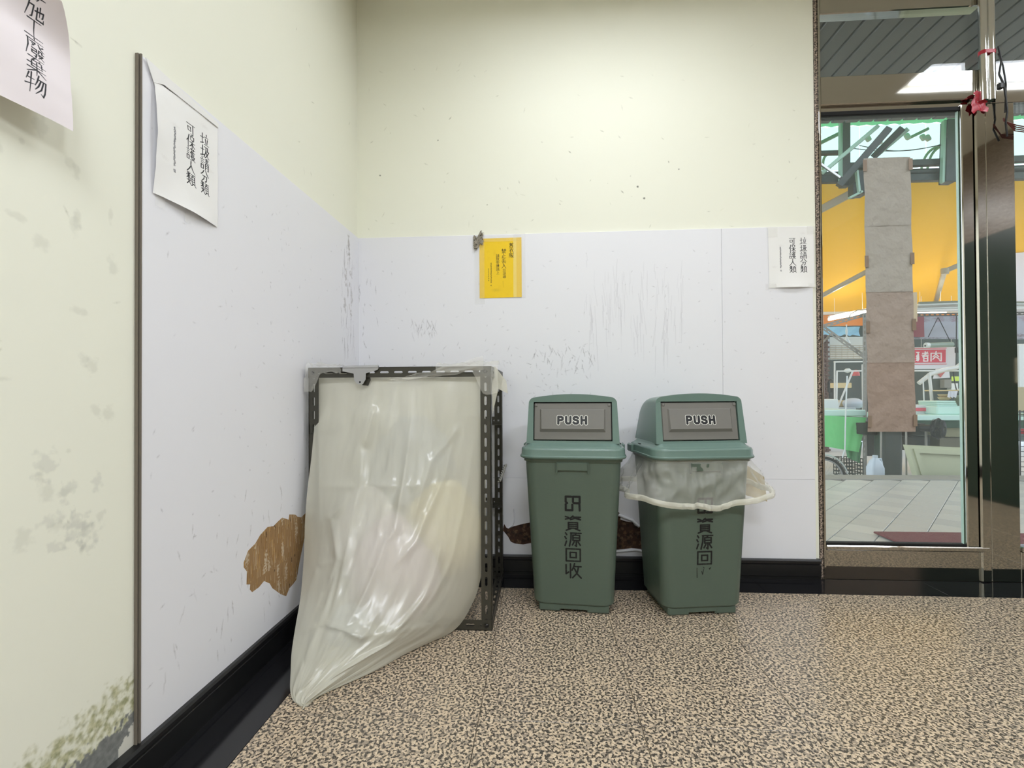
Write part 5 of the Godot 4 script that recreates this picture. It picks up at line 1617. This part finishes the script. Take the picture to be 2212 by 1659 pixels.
	g.tube([Vector3(0.02, 0.37, 0), Vector3(0.06, 0.37, 0), Vector3(0.072, 0.32, 0), Vector3(0.066, 0.24, 0)], 0.012, 8)
	obj("jug_handle", g, M.pale_plastic, jug)
	g = G.new()
	var rr := []
	for q in [[0.0, 1.0], [0.06, 1.06], [0.22, 0.98], [0.5, 1.02], [0.8, 1.0], [1.1, 0.96], [1.25, 0.9]]:
		rr.append(rrect(0.27 * q[1], 0.2 * q[1], 0.05, q[0]))
	g.loft(rr)
	tag(obj("wrapped_bundle", g, mat("dark_tarp", Color8(44, 54, 48), 0.5), self, Vector3(Vector3(5.64, -0.064, -4.3).x, -0.45, -4.4)), "tall bundle wrapped in dark tarpaulin below the kraft paper", "bundle")
	for q in [[Vector3(5.012, 0.704, -3.6), Vector3(4.999, -0.297, -3.6), "left"], [Vector3(5.298, 0.703, -3.6), Vector3(5.29, -0.295, -3.6), "right"]]:
		rod("steel_upright", "thin grey steel leg %s of the dark wrapped bundle" % q[2], "stall leg", [q[0], q[1]], 0.010, M.grey_angle)
	# dark counter skirt and street clutter behind
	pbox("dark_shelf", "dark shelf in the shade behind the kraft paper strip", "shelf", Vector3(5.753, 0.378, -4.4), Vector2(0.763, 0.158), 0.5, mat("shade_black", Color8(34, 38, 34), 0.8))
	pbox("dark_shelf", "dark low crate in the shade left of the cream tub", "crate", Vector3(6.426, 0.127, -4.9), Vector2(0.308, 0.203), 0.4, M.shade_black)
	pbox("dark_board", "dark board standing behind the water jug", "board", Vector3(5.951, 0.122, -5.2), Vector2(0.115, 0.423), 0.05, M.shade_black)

	# ---- right stall
	var tub := thing("cream_tray", "large cream plastic tray standing on edge at the arcade's kerb", "tray", Vector3.ZERO)
	var ro := [Vector2(5.113, 0.279), Vector2(6.294, 0.218), Vector2(6.305, -0.36), Vector2(5.29, -0.369)]
	var ri := [Vector2(5.223, 0.194), Vector2(6.195, 0.144), Vector2(6.208, -0.298), Vector2(5.366, -0.305)]
	mat("cream_plastic", Color8(192, 196, 162), 0.4)
	for k in 4:
		g = G.new()
		g.prism([ro[k], ro[(k + 1) % 4], ri[(k + 1) % 4], ri[k]], -3.40, -3.32)
		g.prism([ro[k].lerp(ri[k], 0.45), ro[(k + 1) % 4].lerp(ri[(k + 1) % 4], 0.45), ri[(k + 1) % 4], ri[k]], -3.40, -3.305)
		obj("tray_rim", g, M.cream_plastic, tub)
	g = G.new()
	g.prism(ri, -3.39, -3.37)
	obj("tray_panel", g, M.cream_plastic, tub)
	fan()
	var bx := mat("beige_carton", Color8(150, 148, 118), 0.8)
	pbox("carton", "beige carton under the right counter, the upper one", "carton", Vector3(6.93, 0.305, -4.9), Vector2(0.286, 0.154), 0.4, bx, 0.004, "beige cartons")
	pbox("carton", "beige carton under the right counter, the lower one", "carton", Vector3(6.863, 0.119, -4.88), Vector2(0.343, 0.194), 0.4, mat("dull_carton", Color8(112, 108, 90), 0.8), 0.004, "beige cartons")
	rod("steel_upright", "thin steel leg at the right end of the beige cartons", "stall leg", [Vector3(6.906, 0.481, -4.7), Vector3(6.91, -0.118, -4.7)], 0.012, M.grey_angle)
	var rc := thing("stall_counter", "right stall counter with a mint top and dark green skirt", "counter", Vector3.ZERO)
	pbox("counter_top", "", "", Vector3(7.296, 0.513, -4.75), Vector2(2.283, 0.072), 1.3, M.mint_top, 0.01, "", rc)
	pbox("counter_skirt", "", "", Vector3(7.346, 0.424, -4.8), Vector2(2.286, 0.112), 0.85, mat("deep_green", Color8(30, 72, 48), 0.6), 0.006, "", rc)
	pbox("counter_stripe", "", "", Vector3(6.706, 0.617, -5.2), Vector2(0.307, 0.049), 0.02, mat("red_stripe", Color8(230, 96, 110), 0.5), 0.001, "", rc)
	pbox("counter_shelf", "", "", Vector3(6.734, 0.606, -5.22), Vector2(0.469, 0.156), 0.4, M.white_plastic, 0.006, "", rc)
	pbox("foam_box", "big white foam box on the right counter", "box", Vector3(6.936, 0.609, -5), Vector2(0.362, 0.125), 0.42, M.mint_top, 0.015)
	for k in 3:
		var c0 := Vector3(6.921, 0.673, -5.02)
		var g2 := G.new()
		g2.box(Vector3(0, 0.012, -0.18), Vector3(0.29 - 0.008 * k, 0.024, 0.36), 0.009)
		tag(obj("foam_sheet", g2, M.mint_top, self, c0 + Vector3(-0.008 * k, 0.0265 * k, 0)), "white foam lid in the stack on the big foam box, %s" % ["lowest", "middle one", "topmost"][k], "lid", "foam lids")
	pbox("foam_box", "pale green foam box at the right counter's end", "box", Vector3(7.278, 0.609, -5.05), Vector2(0.226, 0.126), 0.4, mat("pale_green_foam", Color8(150, 178, 152), 0.6), 0.012)
	for k in 2:
		g = G.new()
		g.lathe(Vector3(7.102, 0.758, -5.3) + Vector3(0, 0.045 * k, 0), [Vector2(0.05, 0.0), Vector2(0.075, 0.02), Vector2(0.085, 0.044), Vector2(0.08, 0.044), null, Vector2(0.06, 0.02)], 14)
		tag(obj("bowl", g, mat("tan_bowl", Color8(196, 172, 130), 0.5) if not M.has("tan_bowl") else M.tan_bowl), "tan bowl %s the stack behind the foam boxes" % ["at the foot of", "on top of"][k], "bowl", "stacked tan bowls")
	pbox("tray_board", "pale board laid across the tan bowls", "board", Vector3(7.346, 0.902, -5.35), Vector2(0.54, 0.022), 0.3, M.pale_wood)
	g = G.new()
	P = []
	for i in 7:
		var row := []
		for j in 13: row.append(Vector3(7.002, 0.893, -5.1).lerp(Vector3(7.139, 0.892, -5.1), j / 12.0) + Vector3(-0.02 * i / 6.0, -0.085 * i / 6.0 - 0.008 * (j % 4) * i / 6.0, 0.012 * sin(j * 1.5)))
		P.append(row)
	g.grid(P)
	tag(obj("white_cloth", g, M.white_bag), "white cloth hanging off the pale board", "cloth")
	g = G.new()
	g.lathe(Vector3(7.436, 0.657, -5.3), [Vector2(0.12, 0.0), Vector2(0.15, 0.03), Vector2(0.15, 0.12), Vector2(0.12, 0.17), Vector2(0.05, 0.185)], 14)
	tag(obj("sack", g, mat("green_sack", Color8(128, 140, 118), 0.8)), "dull green sack under the pale board", "sack")
	# white pipe frame of the right stall
	var pf := thing("pipe_scaffold", "white painted pipe frame of the right stall", "frame", Vector3.ZERO)
	for q in [[[Vector3(6.96, 1.021, -5.6), Vector3(7.138, 1.167, -5.6), Vector3(7.349, 1.232, -5.6), Vector3(7.531, 1.267, -5.6), Vector3(7.658, 1.369, -5.6), Vector3(7.716, 1.501, -5.6), Vector3(7.733, 1.7, -5.6)], 0.034], [[Vector3(6.893, 1.221, -5.6), Vector3(7.975, 1.212, -5.6)], 0.013], [[Vector3(7.04, 1.179, -5.5), Vector3(7.064, 0.894, -5.5), Vector3(7.087, 0.551, -5.5)], 0.022], [[Vector3(7.647, 1.188, -5.5), Vector3(7.485, 0.906, -5.5)], 0.016], [[Vector3(7.657, 1.284, -5.65), Vector3(7.673, 0.913, -5.65)], 0.022], [[Vector3(6.872, 1.075, -5.4), Vector3(6.881, 0.729, -5.4)], 0.009]]:
		g = G.new()
		g.tube(q[0], q[1], 8)
		obj("pipe", g, M.white_metal, pf)
	pbox("yellow_label", "lime yellow label hanging on the white pipe frame", "label", Vector3(7.522, 1.089, -5.55), Vector2(0.207, 0.073), 0.01, mat("lime", Color8(214, 240, 90), 0.5), 0.002)
	g = G.new()
	g.prism([Vector2(7.46, 1.261), Vector2(7.663, 1.259), Vector2(7.676, 1.114), Vector2(7.559, 1.107), Vector2(7.414, 1.101)], -5.91, -5.9)
	tag(obj("paper_sign", g, M.white_bag), "white paper behind the red triangle", "sign")
	g = G.new()
	g.prism([Vector2(7.451, 1.214), Vector2(7.588, 1.213), Vector2(7.515, 1.122)], -5.89, -5.88)
	tag(obj("red_triangle", g, mat("faded_red", Color8(206, 108, 104), 0.6)), "small faded red triangle pointing down", "sign")
	# meat sign
	var ms := thing("meat_sign", "white sign board with a red pork lettering panel", "sign", Vector3.ZERO)
	pbox("sign_board", "", "", Vector3(7.82, 1.486, -6.55), Vector2(0.983, 0.389), 0.05, M.white_bag, 0.004, "", ms)
	var im := blank(512, 160, Color8(226, 70, 92))
	for k in 3: glyph(im, "黑豬肉"[k], Vector2(30 + k * 152, 20), Vector2(140, 122), 0.052, 0.062, Color8(250, 244, 244))
	var pm := tex_mat("meat_letters", im, 0.5)
	g = G.new()
	var q0 := [Vector3(7.358, 1.635, -6.545), Vector3(8.138, 1.635, -6.545), Vector3(8.134, 1.404, -6.545), Vector3(7.355, 1.403, -6.545)]
	g.poly(q0, Vector3(0, 0, 1), [Vector2(0, 0), Vector2(1, 0), Vector2(1, 1), Vector2(0, 1)])
	obj("letter_panel", g, pm, ms)
	for x in [1990, 2050]:
		g = G.new()
		g.tube([Vector3(7.733, 1.666, -6.56) + Vector3((x - 1990) * 0.0085, 0, 0), Vector3(7.746, 2.597, -6.56) + Vector3((x - 1990) * 0.0085, 0, 0)], 0.003, 5)
		obj("hanger", g, M.lamp_white, ms)
	pbox("sign_line", "", "", Vector3(7.748, 1.376, -6.54), Vector2(0.794, 0.012), 0.004, M.red_stripe, 0.0, "", ms)
	pbox("sign_line", "", "", Vector3(7.752, 1.659, -6.54), Vector2(0.794, 0.01), 0.004, M.red_stripe, 0.0, "", ms)
	# faded banner
	var bn := thing("banner", "faded grey banner with a red end over the right stall", "banner", Vector3.ZERO)
	im = blank(512, 256, Color8(176, 178, 190))
	for k in 9:
		for j in 5:
			blot(im, Vector2(60 + k * 52 + rng.randf_range(-8, 8), 14 + j * 12), Vector2(20, 7), Color8(150, 118, 128, 150), 0.9)
	for k in 6: blot(im, Vector2(330 + k * 30, 214 + rng.randf_range(-12, 12)), Vector2(40, 16), Color8(120, 108, 112, 130), 0.9)
	for k in 8: blot(im, Vector2(20 + k * 60, 246), Vector2(40, 8), Color8(110, 100, 104, 160), 0.9)
	var bm := tex_mat("banner_print", im, 0.7)
	g = G.new()
	P = []
	for i in 9:
		var row := []
		for j in 25: row.append(Vector3(7.011, 2.2, -6.2).lerp(Vector3(9.333, 2.163, -6.2), j / 24.0) + Vector3(0, -0.40 * i / 8.0, 0.02 * sin(j * 0.8 + i * 0.2)))
		P.append(row)
	g.grid(P)
	obj("banner_cloth", g, bm, bn)
	g = G.new()
	P = []
	for i in 5:
		var row := []
		for j in 8: row.append(Vector3(7.066, 2.187, -6.17).lerp(Vector3(7.504, 2.18, -6.17), j / 7.0) + Vector3(0, -0.355 * i / 4.0, 0.02 * sin(j * 0.6 + i * 0.3)))
		P.append(row)
	g.grid(P)
	obj("banner_end", g, mat("maroon_print", Color8(150, 74, 84), 0.7), bn)
	g = G.new()
	slot_beam(g, Vector3(6.799, 2.163, -5.9), Vector3(9.676, 2.154, -5.9), 0.055)
	tag(obj("slotted_angle_bar", g, M.slot_steel), "dark slotted rail above the faded banner", "rail")
	# stack of rolled sheets
	for k in 5:
		rod("rolled_sheet", "rolled plastic sheet lying on the stall roof, %s" % ["lowest of five", "second from below", "middle one of five", "second from above", "topmost of five"][k], "rolled sheet", [Vector3(7.512, 2.307, -6.4).lerp(Vector3(7.584, 2.444, -6.4), k / 4.0), Vector3(8.084, 2.313, -6.4).lerp(Vector3(8.163, 2.451, -6.4), k / 4.0) + Vector3(0, 0.01 * (k % 2), 0), Vector3(9.981, 2.33, -6.4).lerp(Vector3(9.982, 2.402, -6.4), k / 4.0)], 0.026, [M.white_metal, M.pale_grey, M.grey_angle, M.pale_grey, mat("dull_sheet", Color8(120, 128, 112), 0.6)][k], "rolled sheets")
	# film roll hung on wires
	var fr2 := thing("film_roll", "grey-green film roll hung on wires below the banner", "roll", Vector3.ZERO)
	g = G.new()
	g.tube([Vector3(7.334, 1.654, -5.9), Vector3(7.72, 1.665, -5.9)], 0.042, 14)
	obj("film", g, mat("grey_green_film", Color8(150, 166, 152), 0.35), fr2)
	g = G.new()
	g.tube([Vector3(7.298, 1.655, -5.9), Vector3(7.349, 1.654, -5.9)], 0.046, 14)
	obj("roll_end", g, M.white_plastic, fr2)
	g = G.new()
	g.tube([Vector3(7.29, 1.647, -5.9), Vector3(7.296, 1.647, -5.9)], 0.014, 10)
	obj("roll_core", g, M.dark_gap, fr2)
	for q in [[Vector3(7.461, 2.106, -5.85), Vector3(7.305, 1.787, -5.85)], [Vector3(7.468, 2.105, -5.85), Vector3(7.643, 1.722, -5.85)]]:
		g = G.new()
		g.tube([q[0], q[1]], 0.006, 5)
		obj("wire", g, M.black_rubber, fr2)
	rod("hanging_cable", "black wire hanging from the slotted rail beside the meat sign", "wire", [Vector3(7.709, 2.124, -5.8), Vector3(7.702, 1.685, -5.8), Vector3(7.69, 1.292, -5.8)], 0.007, M.black_rubber)
	rod("switch_cord", "black switch cord hanging in front of the lime label", "cord", [Vector3(7.317, 1.194, -5.4), Vector3(7.336, 1.036, -5.4), Vector3(7.361, 0.913, -5.4), Vector3(7.4, 0.77, -5.4)], 0.007, M.black_rubber)
	# dark shelving behind
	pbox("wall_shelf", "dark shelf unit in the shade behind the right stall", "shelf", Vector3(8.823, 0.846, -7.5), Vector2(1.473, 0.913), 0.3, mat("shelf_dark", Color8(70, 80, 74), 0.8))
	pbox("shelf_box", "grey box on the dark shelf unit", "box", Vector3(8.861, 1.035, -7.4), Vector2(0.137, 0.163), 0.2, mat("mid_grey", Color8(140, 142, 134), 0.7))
	pbox("shelf_box", "white box on the dark shelf unit", "box", Vector3(8.985, 0.98, -7.4), Vector2(0.129, 0.126), 0.2, M.white_plastic)
	pbox("control_box", "black control box beside the meat sign", "control box", Vector3(8.164, 1.604, -6.3), Vector2(0.069, 0.096), 0.06, M.black_rubber)
	# far right: what shows between post and frame edge
	pbox("white_hoarding", "white hoarding sheet seen right of the steel post", "hoarding", Vector3(9.897, 2.796, -6.6), Vector2(1.053, 1.184), 0.04, M.white_bag)
	pbox("white_fridge", "tall white cabinet seen right of the steel post", "cabinet", Vector3(8.899, 1.284, -5.6), Vector2(0.893, 0.7), 0.5, M.white_metal, 0.02)
	pbox("carton", "large tan carton stack seen right of the steel post", "carton", Vector3(7.878, 0.777, -4.6), Vector2(0.811, 0.332), 0.5, mat("tan_carton", Color8(190, 176, 138), 0.8))
	var gk := thing("grid_rack", "black wire grid rack seen right of the steel post", "rack", Vector3.ZERO)
	for k in 14:
		g = G.new()
		beam(g, Vector3(6.48, 0.658, -3.5).lerp(Vector3(6.474, -0.105, -3.5), k / 13.0), Vector3(7.123, 0.656, -3.5).lerp(Vector3(7.115, -0.133, -3.5), k / 13.0), 0.006, 0.006, 0.0)
		obj("wire", g, M.black_rubber, gk)
	for k in 12:
		g = G.new()
		beam(g, Vector3(6.476, 0.669, -3.49) + Vector3(0.048 * k, 0, 0), Vector3(6.469, -0.156, -3.49) + Vector3(0.048 * k, 0, 0), 0.012 if k == 0 else 0.006, 0.006, 0.0)
		obj("wire", g, M.black_rubber, gk)
	g = G.new()
	g.lathe(Vector3(6.612, 0.414, -3.6), [Vector2(0.02, -0.03), Vector2(0.035, 0), Vector2(0.02, 0.03)], 12)
	tag(obj("red_ball", g, M.red_tape), "red round thing behind the black grid rack", "ball")

func lamp_stick(a: Vector3, b: Vector3, label: String) -> void:
	var t := thing("tube_lamp", label, "lamp", (a + b) / 2)
	var d := (b - a) / 2
	var g := G.new()
	g.tube([-d, d], 0.028, 8)
	obj("lamp_tube", g, M.lamp_tube, t)
	g = G.new()
	beam(g, -d + Vector3(0, 0.05, 0), d + Vector3(0, 0.05, 0), 0.06, 0.04)
	obj("batten", g, M.lamp_white, t)
	for k in [-0.7, 0.7]:
		g = G.new()
		g.tube([d * k + Vector3(0, 0.06, 0), d * k + Vector3(0, 0.4, 0)], 0.003, 5)
		obj("hanger", g, M.lamp_white, t)
	var l := OmniLight3D.new()
	l.name = "lamp_light"
	l.light_color = Color(1.0, 1.0, 0.98)
	l.light_energy = STALL
	l.light_size = 0.06
	l.omni_range = 20.0
	l.omni_attenuation = 2.0
	l.shadow_enabled = true
	t.add_child(l)
	l.position = Vector3(0, 0.0, 0.14)

func crate(at: Vector3, label: String, w: float, h: float, m: Material) -> void:
	var t := thing("wire_crate", label, "crate", at)
	for k in 8:
		for z in [0.0, -0.25]:
			var g := G.new()
			g.box(Vector3(-w / 2 + w * k / 7.0, h / 2, z), Vector3(0.010, h, 0.008))
			obj("crate_slat", g, m, t)
	for k in 6:
		var g := G.new()
		g.box(Vector3(0, h * k / 5.0, 0), Vector3(w, 0.012, 0.010))
		g.box(Vector3(0, h * k / 5.0, -0.25), Vector3(w, 0.012, 0.010))
		for s in [-1, 1]: g.box(Vector3(s * w / 2, h * k / 5.0, -0.125), Vector3(0.010, 0.012, 0.25))
		obj("crate_band", g, m, t)

func fan() -> void:
	var t := thing("standing_fan", "black standing fan behind the cream tub", "fan", Vector3(6.138, 0.402, -4.2), deg_to_rad(36.0))
	var g := G.new()
	var r := 0.135
	for q in [[0.06, 0.55], [0.045, 0.85], [0.0, 1.0], [-0.045, 0.9], [-0.06, 0.6]]:
		var ring := []
		for k in 28: ring.append(Vector3(cos(TAU * k / 28) * r * q[1], sin(TAU * k / 28) * r * q[1], q[0]))
		g.tube(ring, 0.003 if q[1] < 1.0 else 0.007, 5, true)
	for k in 64:
		var a := TAU * k / 64.0
		var e := Vector3(cos(a), sin(a), 0)
		g.tube([e * 0.03 + Vector3(0, 0, 0.065), e * r * 0.7 + Vector3(0, 0, 0.058), e * r + Vector3(0, 0, 0), e * r * 0.75 + Vector3(0, 0, -0.056), e * 0.04 + Vector3(0, 0, -0.07)], 0.0026, 4)
	obj("cage", g, M.black_rubber, t)
	for k in 4:
		g = G.new()
		var P := []
		for i in 6:
			var row := []
			for j in 6:
				var rr := lerpf(0.03, 0.11, i / 5.0)
				var a := TAU * k / 4 + lerpf(-0.5, 0.5, j / 5.0) * (0.6 + 0.6 * i / 5.0)
				row.append(Vector3(cos(a) * rr, sin(a) * rr, (j / 5.0 - 0.5) * 0.05))
			P.append(row)
		g.grid(P)
		obj("blade", g, M.shade_black, t)
	g = G.new()
	g.tube([Vector3(0, 0, -0.06), Vector3(0, 0, -0.19)], [0.05, 0.042], 14)
	obj("motor", g, M.black_rubber, t)
	g = G.new()
	g.tube([Vector3(0, -0.03, -0.13), Vector3(0, -0.2, -0.13), Vector3(0, -1.2, -0.13)], 0.014, 10)
	obj("stand", g, M.grey_angle, t)

# ---------------------------------------------------------------- scene
const STALL := 0.35

func _ready() -> void:
	var cam := Camera3D.new()
	cam.name = "camera"
	add_child(cam)
	cam.position = Vector3(0.9399, 0.9, 2.3719)
	cam.rotation = Vector3(0.0098, 0.0626, -0.0057)
	cam.keep_aspect = Camera3D.KEEP_HEIGHT
	cam.set_frustum(0.05 * 1659.0 / 1024.0, Vector2(0, 0.05 * 9.8 / 1024.0), 0.05, 120.0)
	cam.current = true
	var e := Environment.new()
	e.background_mode = Environment.BG_SKY
	var sm := ProceduralSkyMaterial.new()
	sm.sky_top_color = Color(0.80, 0.88, 0.97); sm.sky_horizon_color = Color(0.95, 0.97, 1.0); sm.sky_curve = 0.3
	sm.ground_bottom_color = Color(0.5, 0.5, 0.48); sm.ground_horizon_color = Color(0.7, 0.7, 0.7)
	sm.sun_angle_max = 1.0
	sm.sky_energy_multiplier = 1.0
	e.sky = Sky.new()
	e.sky.sky_material = sm
	e.background_energy_multiplier = 2.7
	e.tonemap_mode = Environment.TONE_MAPPER_LINEAR
	e.tonemap_exposure = 0.93
	e.sdfgi_enabled = true; e.ssao_enabled = true; e.ssil_enabled = true
	var we := WorldEnvironment.new()
	we.name = "world"
	we.environment = e
	add_child(we)
	rng.seed = 20240611
	mat("lamp_white", Color8(236, 236, 232), 0.4)
	var lt := mat("lamp_tube", Color8(255, 252, 244), 0.4)
	lt.emission_enabled = true; lt.emission = Color(1.0, 0.98, 0.94); lt.emission_energy_multiplier = 6.0
	surfaces()
	room()
	lamps()
	shop_door()
	rack()
	bag()
	bins()
	notices()
	arcade()
